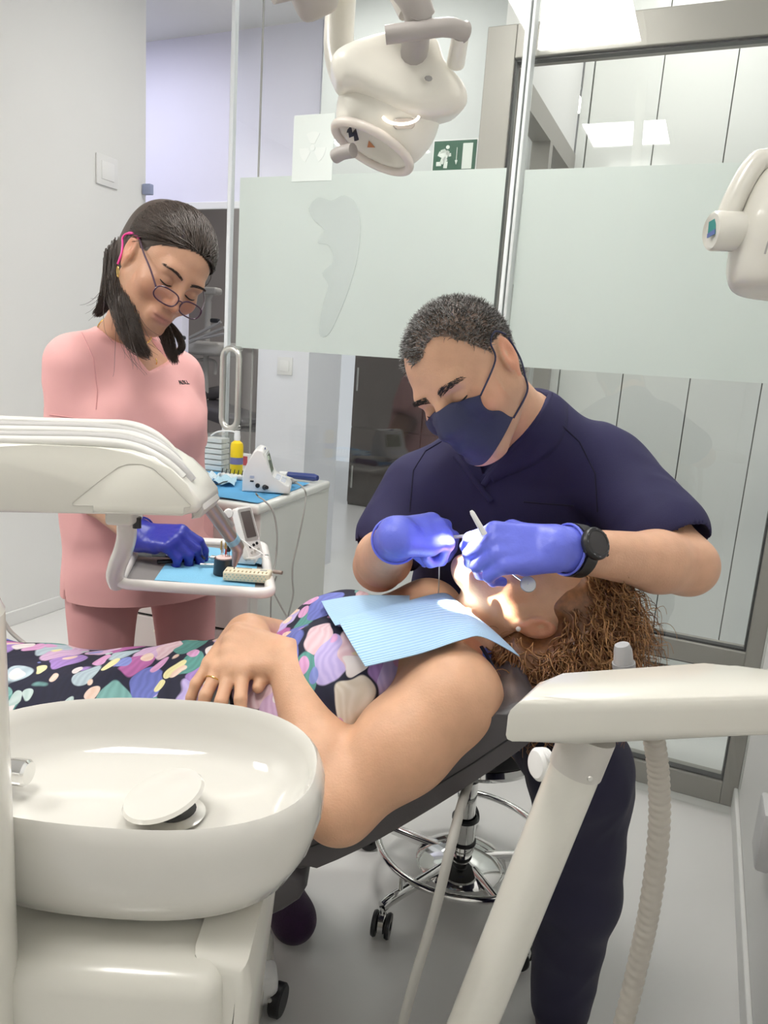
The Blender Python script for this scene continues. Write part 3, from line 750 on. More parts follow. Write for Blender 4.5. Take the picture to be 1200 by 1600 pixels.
bm = nb(); kc = P(846, 1194, 0.72); lathe(bm, [(0, -.006), (.017, -.006)] + [(.0175 if k % 2 else .0165, -.004 + k * .0012) for k in range(8)] + [(.014, .008), (0, .009)], kc, Vector((-1, -0.4, 0.1)), 30); tube(bm, [kc, kc + Vector((.05, .0, -.0))], .006, 8); obj('knob', bm, M_whitepl, arm)
fp = Vector((e.x + ax.x * 0.35, e.y, 0)); bm = nb(); 
hc = P(975, 1040, 0.82)
sp_ = thing('suction_handpiece', 'grey suction handpiece parked behind the cream crossbeam', 'handpiece', hc)
bm = nb(); tube(bm, [hc + Vector((0.006, 0, -0.07)), hc + Vector((0.002, 0, -0.01)), hc + Vector((-.001, 0, 0.004))], [.012, .013, .0135], 18); obj('body', bm, mat('blue_grey_plastic_2', (0.30, 0.30, 0.31), 0.4), sp_)
bm = nb(); tube(bm, [hc + Vector((-.001, 0, 0.003)), hc + Vector((-.004, 0, 0.02)), hc + Vector((-.006, 0, 0.026))], [.0115, .0105, .0085], 18); obj('nozzle', bm, mat('pale_grey_plastic', (0.38, 0.38, 0.39), 0.4), sp_)
# corrugated hose
path = spline([P(1018, 1135, 0.735), P(1028, 1200, 0.735), P(1030, 1290, 0.735), P(1018, 1400, 0.74), P(998, 1500, 0.75), P(968, 1620, 0.76), P(925, 1740, 0.77), Vector((.18, .80, .12)), Vector((.06, .84, .014)), Vector((-.10, .82, .014))], 34)
bm = nb(); n = len(path); tube(bm, path, [0.0108 if (i // 2) % 2 else 0.0120 for i in range(n)], 16); o = obj('corrugated_hose', bm, mat('warm_grey_hose', (0.47, 0.44, 0.39), 0.45, var=0.03)); tag(o, 'ribbed warm grey suction hose hanging from the crossbeam', 'hose')
path = spline([P(735, 1215, 1.02), P(722, 1255, 0.92), P(705, 1320, 0.86), P(678, 1430, 0.84), P(648, 1530, 0.83), P(618, 1640, 0.82), P(596, 1700, 0.81), Vector((-.02, .84, .12)), Vector((-.02, .90, .012)), Vector((.0, .98, .009))], 8)
bm = nb(); tube(bm, path, 0.0068, 12); o = obj('grey_hose', bm, M_midgrey); tag(o, 'thin smooth grey hose hanging from under the chair backrest', 'hose')
# ================================================================== delivery unit on the left
YD = 1.06
dlv = thing('delivery_unit', 'cream delivery arm carrying hoses and an instrument tray', 'delivery arm', P(100, 800, YD + .06))
def px2(Y, pts): return [(P(x, y, Y).x, P(x, y, Y).z) for x, y in pts]
hs = px2(YD, [(-90, 690), (60, 695), (150, 699), (205, 703), (240, 714), (266, 733), (292, 758), (311, 782), (313, 793), (305, 803), (285, 806), (-90, 801)])
bm = nb(); prism(bm, hs, (0, YD, 0), (1, 0, 0), (0, 0, 1), (0, 1, 0), 0.125, 0.010, 3); obj('housing', bm, M_cream, dlv, angle=0.9)
cvp = px2(YD, [(113, 786), (160, 748), (185, 730), (200, 725), (222, 725), (240, 732), (262, 752), (298, 789), (297, 792), (288, 793), (287, 803), (146, 801), (146, 790), (114, 789)])
bm = nb(); prism(bm, cvp, (0, YD - 0.0008, 0), (1, 0, 0), (0, 0, 1), (0, 1, 0), 0.004, 0.0006, 1); cvo = obj('side_cover', bm, M_cream, dlv, angle=0.9)
cl = [Vector((x, YD - 0.0009, z)) for x, z in cvp]; bm = nb(); tube(bm, cl, 0.0006, 5, closed=True); obj('cover_joint', bm, M_creamgrey, cvo)
bm = nb(); ee = px2(YD + 0.02, [(255, 722), (285, 745), (312, 775), (322, 795), (314, 808), (300, 810), (306, 795), (300, 780), (275, 752), (250, 732)]); prism(bm, ee, (0, YD + 0.012, 0), (1, 0, 0), (0, 0, 1), (0, 1, 0), 0.10, 0.004, 2); obj('end_trim', bm, M_creamgrey, dlv)
# hoses laid over the arm
M_hose = mat('pale_hose', (0.62, 0.61, 0.58), 0.4, var=0.03)
M_hosed = mat('grey_hose_cover', (0.44, 0.43, 0.42), 0.45, var=0.03)
hoses = [
    ('hose', 0.0085, M_hose, 1.075, [(-80, 688), (60, 690), (150, 692), (210, 700), (255, 722), (285, 748)]),
    ('hose', 0.0085, M_hosed, 1.095, [(-80, 681), (60, 682), (150, 684), (205, 690), (250, 708), (285, 735), (300, 752)]),
    ('hose', 0.0085, M_hose, 1.115, [(-80, 672), (60, 674), (150, 677), (205, 682), (245, 698), (275, 722), (290, 742)]),
    ('hose', 0.0085, M_hosed, 1.140, [(-80, 664), (60, 667), (140, 669), (200, 675), (240, 690), (272, 715), (286, 733)]),
    ('hose', 0.0095, M_hose, 1.165, [(-80, 655), (60, 661), (150, 664), (200, 666), (235, 678), (262, 700), (283, 727)]),
]
for nm, r, m, Y, pp in hoses:
    bm = nb(); tube(bm, spline([P(x, y, Y) for x, y in pp], 8), r, 14); obj(nm, bm, m, dlv)
# steel handpiece leaning down to the tray
hp = thing('steel_handpiece', 'steel turbine handpiece leaning down over the instrument tray', 'handpiece', P(368, 875, 1.30))
p0, p1, p2, p3 = P(279, 722, 1.155), P(300, 752, 1.18), P(372, 856, 1.28), P(366, 884, 1.285)
bm = nb(); tube(bm, [p0, p1], [.013, .0135], 18); obj('hose_coupling', bm, M_hose, hp)
bm = nb(); ax = (p2 - p1); tube(bm, [p1, p1 + ax * .06, p1 + ax * .35, p1 + ax * .75, p1 + ax * .94, p2], [.0115, .0125, .0125, .0115, .0125, .012], 20)
body = obj('body', bm, mat('satin_steel', (0.46, 0.43, 0.40), 0.3, 0.75, var=0.02), hp)
bm = nb(); tube(bm, [p1 + ax * .83, p1 + ax * .90], [.0125, .0126], 20); obj('blue_ring', bm, mat('pale_blue_plastic', (0.30, 0.55, 0.68), 0.3), body)
bm = nb(); tube(bm, [p2 - ax.normalized() * .004, p2 + Vector((-.001, 0, -.008)), p3], [.011, .010, .004], 18); tube(bm, [p3, p3 - ZV * 0.006], .0012, 8); obj('head', bm, mat('satin_steel_2', (0.42, 0.38, 0.36), 0.3, 0.75), hp)
bm = nb(); q = P(357, 802, 1.265); lathe(bm, [(0, -.006), (.008, -.006), (.0085, 0), (.007, .006), (0, .007)], q, Vector((.2, -1, .1)), 18); obj('button', bm, M_whitepl, hp)
bm = nb(); sp = [P(287, 738, 1.20), P(318, 772, 1.225), P(352, 810, 1.26), P(362, 822, 1.27)]; tube(bm, spline(sp, 5), .006, 10); obj('air_pipe', bm, M_grey, hp)

# tray bracket and tray
ZT = 0.862; YT = 1.30
tr = thing('instrument_tray', 'cream rimmed tray hung below the delivery arm', 'tray', P(300, 915, 1.38))
bq = P(184, 812, 1.14)
bm = nb(); box(bm, bq + Vector((0, .03, 0.006)), (0.044, 0.06, 0.034), None, 0.006, 3); obj('bracket_block', bm, M_cream, tr)
bm = nb(); tube(bm, spline([P(197, 805, 1.20), P(198, 838, 1.22), P(192, 862, 1.25), P(184, 882, 1.28), P(180, 900, 1.31), P(184, 912, 1.325)], 8), .0165, 16, flat=1.0); obj('bracket_arm', bm, M_cream, tr)
bm = nb(); q = P(214, 808, 1.17); tube(bm, [q, q - ZV * .018], .007, 12); obj('locking_knob', bm, M_black, tr)
fl, frr, brr, bl = Hh(184, 912, ZT), Hh(424, 928, ZT), Hh(412, 852, ZT), Hh(222, 842, ZT)
rim = []
def corner(p, a, b, r=0.03, n=6):
    u = (a - p).normalized(); v = (b - p).normalized(); s, e = p + u * r, p + v * r
    return [(s * (1 - t) * (1 - t) + p * 2 * t * (1 - t) + e * t * t) for t in [k / n for k in range(n + 1)]]
for a, p, b in ((bl, fl, frr), (fl, frr, brr), (frr, brr, bl), (brr, bl, fl)): rim += corner(p, a, b)
bm = nb(); tube(bm, rim, .0105, 12, closed=True); obj('rim', bm, mat('tray_cream', (0.80, 0.77, 0.74), 0.25, coat=0.3), tr)
ctr_ = (fl + frr + brr + bl) / 4
bm = nb(); vs = [bm.verts.new(ctr_ + (p - ctr_) * 0.985 - ZV * 0.004) for p in rim]; f = bm.faces.new(vs); ex = bmesh.ops.extrude_face_region(bm, geom=[f]); 
for v in ex['geom']:
    if isinstance(v, bmesh.types.BMVert): v.co.z -= 0.005
obj('plate', bm, mat('tray_grey_mat', (0.20, 0.19, 0.185), 0.5), tr, False)
TS = ZT - 0.0038
# blue napkin on the tray
M_blue = mat('blue_nonwoven', (0.19, 0.46, 0.66), 0.75, bump=0.25, bscale=350, var=0.05, vscale=30)
def sheet(name, outline, z, h, m, wob=0.003, sub=10, parent=None, thick=0.0007, rise=None):
    """thin cloth: four corners, gently creased"""
    A, B, C, D = [Vector(p) for p in outline]; g = []
    bm = nb()
    for i in range(sub + 1):
        row = []
        for j in range(sub + 1):
            u, v = i / sub, j / sub
            p = A * (1 - u) * (1 - v) + B * u * (1 - v) + C * u * v + D * (1 - u) * v
            e = min(u, v, 1 - u, 1 - v)
            p.z += wob * (0.5 + 0.5 * math.sin(u * 9 + v * 4 + 1.3 * math.sin(v * 7 + h))) + (rise(u, v) if rise else 0)
            row.append(bm.verts.new(p))
        g.append(row)
    for i in range(sub):
        for j in range(sub): bm.faces.new((g[i][j], g[i + 1][j], g[i + 1][j + 1], g[i][j + 1]))
    r = bmesh.ops.extrude_face_region(bm, geom=list(bm.faces))
    for v in r['geom']:
        if isinstance(v, bmesh.types.BMVert): v.co.z += thick
    return obj(name, bm, m, parent, angle=1.0)
o = sheet('tray_napkin', [Hh(241, 908, TS), Hh(398, 919, TS), Hh(404, 862, TS), Hh(280, 853, TS)], TS, 0.3, M_blue, 0.002); tag(o, 'pale blue paper napkin spread on the instrument tray', 'napkin')
o = sheet('foil_pouch', [Hh(370, 884, TS), Hh(408, 886, TS), Hh(412, 870, TS), Hh(378, 868, TS)], TS, 1.3, mat('blue_foil', (0.30, 0.48, 0.62), 0.18, 0.5), 0.004, 8); o.location.z += 0.0045; tag(o, 'crumpled shiny blue foil pouch on the tray napkin', 'pouch')
# syringe-like tool
def rod(name, label, cat, segs, mats, group=None):
    """turned tool along a line: segs = [(p0, p1, r0, r1, material, part name)]"""
    t = thing(name, label, cat, segs[0][0])
    for a, b, r0, r1, m, nm in segs:
        bm = nb(); tube(bm, [a, b], [r0, r1], 14); obj(nm, bm, m, t)
    return t
zz = TS + 0.010
q = [Hh(x, y, zz) for x, y in ((217, 865), (238, 866), (259, 867), (268, 867), (330, 871), (345, 872))]
rod('syringe', 'clear and steel syringe lying along the back of the tray', 'syringe', [(q[0], q[1], .0065, .0065, M_whitepl, 'plunger'), (q[1], q[2], .0055, .0055, mat('clear_plastic', (0.45, 0.52, 0.56), 0.1, spec=0.8), 'barrel'), (q[2], q[3], .0062, .0062, M_chrome, 'collar'), (q[3], q[4], .0035, .0026, M_chrome, 'shaft'), (q[4], q[5], .005, .004, M_steel, 'tip')], None)
q = [Hh(x, y, TS + 0.0085) for x, y in ((246, 878), (300, 874), (313, 872), (345, 870))]
rod('black_handled_probe', 'black handled probe lying on the blue tray napkin', 'probe', [(q[0], q[1], .0045, .0048, M_black, 'handle'), (q[1], q[2], .0048, .002, M_black, 'ferrule'), (q[2], q[3], .0012, .0007, M_chrome, 'tip')], None)
q = [Hh(x, y, TS + 0.0065) for x, y in ((313, 882), (340, 883), (360, 885))]
rod('steel_tweezers', 'steel tweezers pushed under the black file stand', 'tweezers', [(q[0], q[1], .0035, .0032, M_steel, 'arm'), (q[1], q[2], .003, .0014, M_steel, 'tip')], None)
q = [Hh(x, y, TS + 0.020) for x, y in ((383, 889), (425, 893), (428, 893), (441, 895))]
rod('mouth_mirror', 'steel handled instrument sticking out over the right tray rim', 'instrument', [(q[0], q[1], .0018, .0020, M_chrome, 'shaft'), (q[1], q[2], .002, .0038, M_chrome, 'ferrule'), (q[2], q[3], .0040, .0038, mat('brown_handle', (0.30, 0.24, 0.21), 0.35, 0.3), 'handle')], None)
# black file stand with foam and files
fc = Hh(350, 899, TS); fs = thing('file_stand', 'round black stand with pink foam and upright root files on the tray', 'file stand', fc)
bm = nb(); lathe(bm, [(0, 0.0035), (.021, .0035), (.0215, .006), (.0195, .034), (.0205, .036), (.0175, .0365), (.0165, .033), (0, .033)], fc, ZV, 32); obj('cup', bm, mat('navy_black_plastic', (0.012, 0.015, 0.022), 0.3), fs)
bm = nb(); lathe(bm, [(.0168, .032), (.0165, .0385), (.012, .040), (0, .040)], fc, ZV, 28); obj('foam', bm, mat('pink_foam', (0.72, 0.55, 0.53), 0.8, bump=0.4, bscale=600), fs)
hm = [mat('file_brass', (0.6, 0.45, 0.2), 0.3, 0.9), M_chrome, mat('file_red', (0.30, 0.03, 0.03), 0.35), M_black, M_black, mat('file_gold', (0.5, 0.35, 0.12), 0.3, 0.8)]
for k, (dx, dy, h) in enumerate(((-.008, .006, .03), (-.003, -.004, .022), (.004, -.006, .018), (.006, .003, .024), (.010, -.002, .03), (.0, .008, .034))):
    bm = nb(); b = fc + Vector((dx, dy, .039)); tube(bm, [b, b + ZV * h * .45], .0007, 6); tube(bm, [b + ZV * h * .4, b + ZV * h * .55, b + ZV * h], [.0026, .0022, .0014], 8); obj('file', bm, hm[k], fs)
# ivory endo block
i0, i1 = Hh(347, 912, TS), Hh(420, 917, TS)
ib = thing('file_box', 'ivory file box with a row of holes at the front of the tray', 'box', i0 + (i1 - i0) / 2)
ix = (i1 - i0); L = ix.length; ix.normalize(); iy = ZV.cross(ix); mr3 = Matrix((ix, iy, ZV)).transposed()
M_ivory = mat('ivory_plastic', (0.72, 0.66, 0.50), 0.35, var=0.03); M_sp = mat('teal_dot', (0.25, 0.45, 0.40), 0.4)
ic = (i0 + i1) / 2 + iy * .021 + ZV * 0.0145
bm = nb(); box(bm, ic, (L, .036, .019), mr3, .003, 3); ibb = obj('body', bm, M_ivory, ib)
bm = nb()
for k in range(11): box(bm, i0 + ix * (L * (k + .7) / 11.6) + iy * .010 + ZV * .0243, (.0026, .009, .0008), mr3)
obj('slot_row', bm, mat('brown_slot', (0.32, 0.24, 0.12), 0.5), ib, False)
bm = nb()
for r in range(3):
    for k in range(11): lathe(bm, [(0, .0005), (.0011, .0005), (.0013, 0)], i0 + ix * (L * (k + .6 + .4 * (r % 2)) / 12) + iy * .0031 + ZV * (.0095 + r * .0045), -iy, 8)
obj('dot_row', bm, M_sp, ib)
bm = nb(); box(bm, i0 + ix * L * .83 + iy * .026 + ZV * .0243, (.013, .007, .0006), mr3); obj('label_plate', bm, M_grey, ib, False)
bm = nb(); box(bm, i0 + ix * L * .40 + iy * .033 + ZV * .0243, (.03, .004, .0006), mr3); obj('print_line', bm, mat('brown_print', (0.35, 0.30, 0.2), 0.5), ib, False)
# small upright device with dark screen at the back right of the tray
dv = Hh(388, 873, TS); dt = thing('apex_locator', 'small upright white device with dark screen at the tray corner', 'device', dv)
dn = Vector((0.78, -0.50, 0.38)).normalized(); dx = Vector((0.54, 0.84, 0)).normalized(); dx = (dx - dn * dx.dot(dn)).normalized(); dy = dn.cross(dx)
d3 = Matrix((dx, dy, dn)).transposed()
dctr = P(391, 832, 1.44)
bm = nb(); prism(bm, [(x, y) for x, y in rrect(.042, .108, .006)], dctr - dn * .016, dx, dy, dn, .016, .003, 2); obj('body', bm, M_whitepl, dt)
bm = nb(); prism(bm, rrect(.037, .066, .004), dctr + dy * .017, dx, dy, dn, .0012); obj('bezel', bm, M_grey, dt)
bm = nb(); prism(bm, rrect(.027, .054, .002), dctr + dy * .017 + dn * .0012, dx, dy, dn, .0006); obj('screen', bm, mat('lcd_dark', (0.10, 0.085, 0.08), 0.15), dt)
for k, (bx_, by_) in enumerate(((-.010, -.028), (0, -.026), (.010, -.024), (-.010, -.040), (.0, -.038), (.010, -.036))):
    bm = nb(); lathe(bm, [(0, .002), (.0028, .002), (.0032, 0)], dctr + dx * bx_ + dy * by_, dn, 10); obj('button', bm, M_black if k < 3 else M_midgrey, dt)
bm = nb(); bb = Hh(383, 873, TS + .012); box(bm, Vector((bb.x, bb.y + .004, TS + .016)), (.05, .045, .024), mr3, .005, 3); obj('stand', bm, M_whitepl, dt)
bm = nb(); tube(bm, spline([P(377, 842, 1.42), P(395, 856, 1.40), P(408, 864, 1.39), P(398, 871, 1.385), P(385, 872, 1.385)], 8), .0011, 8); tube(bm, spline([P(395, 856, 1.40), P(410, 865, 1.385), P(420, 876, 1.37)], 8), .0009, 8); obj('white_wire', bm, M_whitepl, dt)
for k, (x, y) in enumerate(((398, 876), (407, 877), (416, 877))):
    c = Hh(x, y, TS); bm = nb(); lathe(bm, [(0, 0.0045), (.005, .0045), (.005, .0135), (.003, .0155), (0, .0155)], c, ZV, 14); o = obj('steel_thimble', bm, M_chrome); tag(o, 'tiny steel cap standing beside the upright device on the tray', 'cap', 'steel caps on the tray')

# ================================================================== drawer cart
ZC = 0.90
C1, C2 = Hh(405, 790, ZC), Hh(515, 751, ZC)
cdv = (C2 - C1); CDP = cdv.length; cdv.normalize(); cav = Vector((cdv.y, -cdv.x, 0))   # along the depth, to the right
CW = 0.46
c3 = Matrix((cav, cdv, ZV)).transposed()
def cbox(bm, a0, a1, d0, d1, z0, z1, bev=0, seg=2): return box(bm, C1 + cav * ((a0 + a1) / 2) + cdv * ((d0 + d1) / 2) + ZV * ((z0 + z1) / 2 - ZC), (a1 - a0, d1 - d0, z1 - z0), c3, bev, seg)
ct = thing('drawer_cart', 'white drawer cart with glossy side beside the glass door', 'cart', C1 - cav * CW / 2 + cdv * CDP / 2 - ZV * ZC)
M_cart = mat('white_cart_lacquer', (0.78, 0.80, 0.765), 0.12, var=0.01)
M_drawer = mat('drawer_cream', (0.76, 0.72, 0.70), 0.3, var=0.01)
bm = nb(); cbox(bm, -CW, -.0, .012, CDP, .07, ZC - .022, .003); obj('body', bm, M_cart, ct, False)
bm = nb(); cbox(bm, -CW - .004, .004, -.012, CDP, ZC - .026, ZC, .008, 3); obj('top', bm, M_cart, ct)
zz = [0.085, .235, .385, .535, .655, .765, .868]
for z0, z1 in zip(zz[:-1], zz[1:]):
    bm = nb(); cbox(bm, -CW + .03, -.022, -.006, .012, z0 + .004, z1 - .004, .003); d_ = obj('drawer', bm, M_drawer, ct, False)
    bm = nb(); zc_ = z1 - .035; m0 = C1 - cav * CW / 2 - ZV * ZC; tube(bm, spline([m0 - cav * .07 - cdv * .004 + ZV * zc_, m0 - cav * .06 - cdv * .028 + ZV * zc_, m0 + cav * .06 - cdv * .028 + ZV * zc_, m0 + cav * .07 - cdv * .004 + ZV * zc_], 6), .008, 10, flat=.6); obj('handle', bm, mat('handle_cream', (0.74, 0.68, 0.60), 0.35), d_)
    bm = nb(); cbox(bm, -CW + .03, -.022, .004, .0125, z1 - .004, z1 + .004); obj('gap_strip', bm, M_black, ct, False)
for sa in (-CW + .05, -.05):
    for sd in (.06, CDP - .06):
        c = C1 + cav * sa + cdv * sd - ZV * ZC; castor_t = nb(); lathe(castor_t, [(0, -.012), (.028, -.012), (.032, -.007), (.032, .007), (.028, .012), (0, .012)], c + ZV * .032, cav, 20); tube(castor_t, [c + ZV * .032, c + ZV * .072], .010, 10); obj('castor', castor_t, M_black, ct)
CS = ZC + .0002
def CT(px, py, h=0.0): return Hh(px, py, ZC + h)
M_cloth = mat('blue_drape', (0.10, 0.37, 0.66), 0.7, bump=0.3, bscale=260, var=0.06, vscale=20)
o = sheet('blue_drape', [C1 - cav * .44 + cdv * .012, C1 - cav * .012 + cdv * .012, C1 - cav * .02 + cdv * (CDP - .12), C1 - cav * .44 + cdv * (CDP - .12)], CS, .7, M_cloth, 0.005, 16); o.location.z += 0.001; tag(o, 'blue disposable drape covering the top of the drawer cart', 'drape')
ZD = 0.0062
# endodontic motor, wedge with screen
e0 = CT(378, 768, ZD); em = thing('endo_motor', 'white wedge shaped endodontic motor with green screen on the cart', 'device', e0)
u_ = (CT(452, 772, ZD) - e0); LE = u_.length; u_.normalize(); v_ = ZV.cross(u_)
side = [(0, 0), (0.0, .055), (.012, .085), (.030, .120), (.040, .128), (.055, .125), (.062, .118), (.083, .045), (.135, .026), (.140, .018), (.138, .0)]
sx = LE / .138
bm = nb(); prism(bm, [(x * sx, y * .97) for x, y in side], e0 - v_ * .0, u_, ZV, v_, .115, .006, 3); eb = obj('body', bm, M_whitepl, em, angle=0.9)
sd = Vector(((.083 - .062) * sx, (.045 - .118) * .97, 0)); sl = sd.length
dn_ = (u_ * sd.x + ZV * sd.y).normalized(); nn = v_.cross(dn_) * 1.0
nn = (u_ * -sd.y + ZV * sd.x).normalized()
sc_ = e0 + u_ * (.0725 * sx) + ZV * (.0815 * .97) + v_ * .0575
bm = nb(); prism(bm, rrect(.092, sl * .92, .008), sc_, v_, -dn_, nn, .0025, .001, 1); obj('bezel', bm, mat('pale_bezel', (0.70, 0.72, 0.72), 0.3), eb)
bm = nb(); prism(bm, rrect(.074, sl * .68, .003), sc_ + nn * .0025, v_, -dn_, nn, .0008); scn = obj('screen', bm, mat('green_lcd', (0.30, 0.37, 0.29), 0.12), eb)
bm = nb(); tube(bm, [sc_ + nn * .0036 + v_ * (-.02 + .022 * math.cos(t)) - dn_ * (.004 + .018 * math.sin(t)) for t in np.linspace(0.2, 2.6, 10)], .0016, 6); obj('screen_mark', bm, mat('lcd_mark', (0.55, 0.62, 0.52), 0.3), scn)
kd = Vector(((.135 - .083) * sx, (.026 - .045) * .97, 0)); kdn = (u_ * kd.x + ZV * kd.y).normalized(); kn = (u_ * -kd.y + ZV * kd.x).normalized()
kc_ = e0 + u_ * (.109 * sx) + ZV * (.0355 * .97) + v_ * .0575
for i in range(3):
    for j in range(2):
        bm = nb(); prism(bm, rrect(.024, .014, .003), kc_ + v_ * (-.03 + .03 * i) + kdn * (-.012 + .022 * j) * 0.8, v_, -kdn, kn, .0022, .0008, 1); obj('key', bm, mat('pale_blue_key', (0.62, 0.66, 0.74), 0.4), eb)
bm = nb(); prism(bm, rrect(.020, .005, .001), e0 + u_ * .046 * sx + ZV * .117 + v_ * .0575 + nn * .012, v_, -dn_, nn, .001); obj('logo_plate', bm, mat('logo_blue', (0.10, 0.12, 0.35), 0.4), eb)
for x, z, r in ((.045, .020, .0062), (.066, .016, .007)):
    bm = nb(); lathe(bm, [(0, .006), (r, .006), (r * 1.1, 0)], e0 + u_ * (x * sx) + ZV * z, -v_, 16); obj('socket', bm, M_black, eb)
bm = nb(); tube(bm, [e0 + u_ * .064 * sx + ZV * .016 - v_ * .004, e0 + u_ * .074 * sx + ZV * .020 - v_ * .026], .0055, 12); obj('plug', bm, M_black, eb)
bm = nb(); box(bm, e0 + u_ * .028 * sx + ZV * .032 - v_ * .0004, (.010, .0012, .004), Matrix((u_, v_, ZV)).transposed()); obj('port', bm, M_black, eb)
bm = nb(); box(bm, e0 + u_ * .028 * sx + ZV * .044 - v_ * .0004, (.012, .0010, .007), Matrix((u_, v_, ZV)).transposed()); obj('port_print', bm, mat('grey_print', (0.48, 0.50, 0.60), 0.5), eb)
# acrylic box with white cards
x0_, x1_ = CT(316, 735, ZD), CT(333, 741, ZD)
ab = thing('acrylic_box', 'clear acrylic dispenser holding white cards at the back of the cart', 'box', x0_)
bx_o = x0_ ; W3 = c3
bm = nb(); box(bm, bx_o + cav * .040 + cdv * .045 + ZV * .062, (.076, .082, .120), W3, .002, 1); obj('shell', bm, glass('acrylic', (0.90, 0.92, 0.92), 1.5, haze=0.12), ab, False)
for k in range(6):
    bm = nb(); box(bm, bx_o + cav * .036 + cdv * .03 + ZV * (.012 + .018 * k), (.062, .05, .014), W3, .001, 1); obj('card_pack', bm, M_whitepl, ab, False)
# yellow spray bottle
yb = CT(369, 742, ZD); yt = thing('spray_bottle', 'yellow spray bottle with white long-nozzle cap on the cart', 'bottle', yb)
bm = nb(); lathe(bm, [(0, 0), (.019, 0), (.0205, .003), (.0205, .095), (.018, .104), (.010, .110), (.0085, .114), (0, .114)], yb, ZV, 28); obj('body', bm, mat('yellow_plastic', (0.86, 0.60, 0.01), 0.3), yt)
bm = nb(); lathe(bm, [(0, .112), (.0095, .112), (.0105, .122), (.009, .134), (.0085, .142), (0, .143)], yb, ZV, 20); obj('cap', bm, M_whitepl, yt)
bm = nb(); tube(bm, spline([yb + ZV * .137 - cav * .006, yb + ZV * .139 - cav * .03, yb + ZV * .133 - cav * .07, yb + ZV * .118 - cav * .095 ], 6), .0026, 8); obj('nozzle', bm, M_whitepl, yt)
bm = nb(); tube(bm, [yb + ZV * .036 , yb + ZV * .058], .0209, 28); obj('label_band', bm, mat('label_blue', (0.16, 0.16, 0.33), 0.4), yt)
# small box with blue and red print beside the bottle
rb_ = CT(384, 738, ZD); rt = thing('medicine_box', 'small white box with blue and red edges beside the yellow bottle', 'box', rb_)
bm = nb(); box(bm, rb_ + ZV * .032, (.026, .024, .060), W3, .001, 1); obj('carton', bm, M_whitepl, rt, False)
bm = nb(); box(bm, rb_ + ZV * .040 - cdv * .0125, (.022, .001, .03), W3); obj('print_panel', bm, mat('red_print', (0.55, 0.10, 0.12), 0.5), rt, False)
# white bur stand
bs = CT(362, 748, ZD); bt = thing('bur_stand', 'low white bur stand with dark burs in front of the yellow bottle', 'bur stand', bs)
bm = nb(); box(bm, bs + ZV * .008, (.085, .026, .014), W3, .003, 2); obj('block', bm, M_whitepl, bt)
for k in range(6):
    bm = nb(); q = bs + cav * (-.035 + .014 * k) + ZV * .014; tube(bm, [q, q + ZV * .016 + cav * .003], [.0018, .0012], 8); obj('bur', bm, M_black, bt)
# packs
o = sheet('instrument_pouch', [CT(333, 758, ZD), CT(366, 762, ZD), CT(371, 751, ZD), CT(345, 744, ZD)], 0, 2.0, mat('pale_blue_film', (0.45, 0.68, 0.82), 0.35, var=0.1, vscale=60), .010, 10); o.location.z += .004; tag(o, 'crumpled pale blue sterilisation pouch on the cart drape', 'pouch')
o = sheet('wipe', [CT(322, 752, ZD), CT(337, 757, ZD), CT(343, 747, ZD), CT(326, 743, ZD)], 0, 0.4, mat('white_tissue', (0.68, 0.78, 0.84), 0.8, var=0.05), .014, 8); o.location.z += .004; tag(o, 'crumpled white wipe beside the pouch on the cart drape', 'wipe')
bm = nb(); tube(bm, spline([CT(330, 755, .012), CT(340, 757, .018), CT(350, 753, .016), CT(360, 752, .008)], 6), .002, 8); o = obj('black_elastic', bm, M_black); tag(o, 'thin black cord lying over the wipe on the cart', 'cord')
# blue handled curing tool and ivory probe
q = [CT(x, y, .018) for x, y in ((438, 739), (446, 741), (450, 742), (490, 746), (496, 747))]
rod('blue_handpiece', 'dark blue handled tool with white neck at the cart edge', 'tool', [(q[0], q[1], .006, .009, M_whitepl, 'nose'), (q[1], q[2], .0085, .0085, M_whitepl, 'neck'), (q[2], q[3], .0105, .0125, mat('navy_plastic', (0.035, 0.055, 0.20), 0.3), 'handle'), (q[3], q[4], .0125, .009, mat('navy_plastic_2', (0.035, 0.055, 0.20), 0.3), 'end_cap')], None)
q = [CT(x, y, .020) for x, y in ((424, 741), (440, 747), (456, 752), (462, 754))]
rod('motor_handpiece', 'ivory motor handpiece lying beside the blue handled tool', 'handpiece', [(q[0], q[1], .007, .0115, M_ivory if False else mat('ivory_grey', (0.68, 0.66, 0.58), 0.35), 'nose'), (q[1], q[2], .0115, .0105, mat('ivory_grey_2', (0.70, 0.68, 0.60), 0.35), 'handle'), (q[2], q[3], .009, .005, M_grey, 'strain_relief')], None)
M_cable = mat('grey_cable', (0.35, 0.35, 0.33), 0.45)
dd_ = C1.y
bm = nb(); tube(bm, spline([CT(400, 771, .03), CT(404, 776, .02), P(414, 783, C1.y - .02), P(427, 800, C1.y - .03), P(433, 835, C1.y - .04), P(431, 875, C1.y - .06), P(425, 905, C1.y - .10), P(428, 925, C1.y - .12), P(445, 958, C1.y - .15), P(462, 990, C1.y - .2)], 8), .0024, 8); o = obj('device_cable', bm, M_cable); tag(o, 'grey cable looping from the motor plug down past the tray', 'cable')
bm = nb(); tube(bm, spline([q[3], P(474, 762, C1.y + .06), P(478, 775, C1.y + .04), P(475, 800, C1.y + .02), P(466, 845, C1.y), P(458, 880, C1.y - .02), P(457, 905, C1.y - .03), P(458, 930, C1.y - .04), P(450, 965, C1.y - .06), P(446, 1000, C1.y - .06)], 8), .0024, 8); o = obj('handpiece_cable', bm, M_cable); tag(o, 'grey cable hanging from the ivory handpiece down the cart side', 'cable')
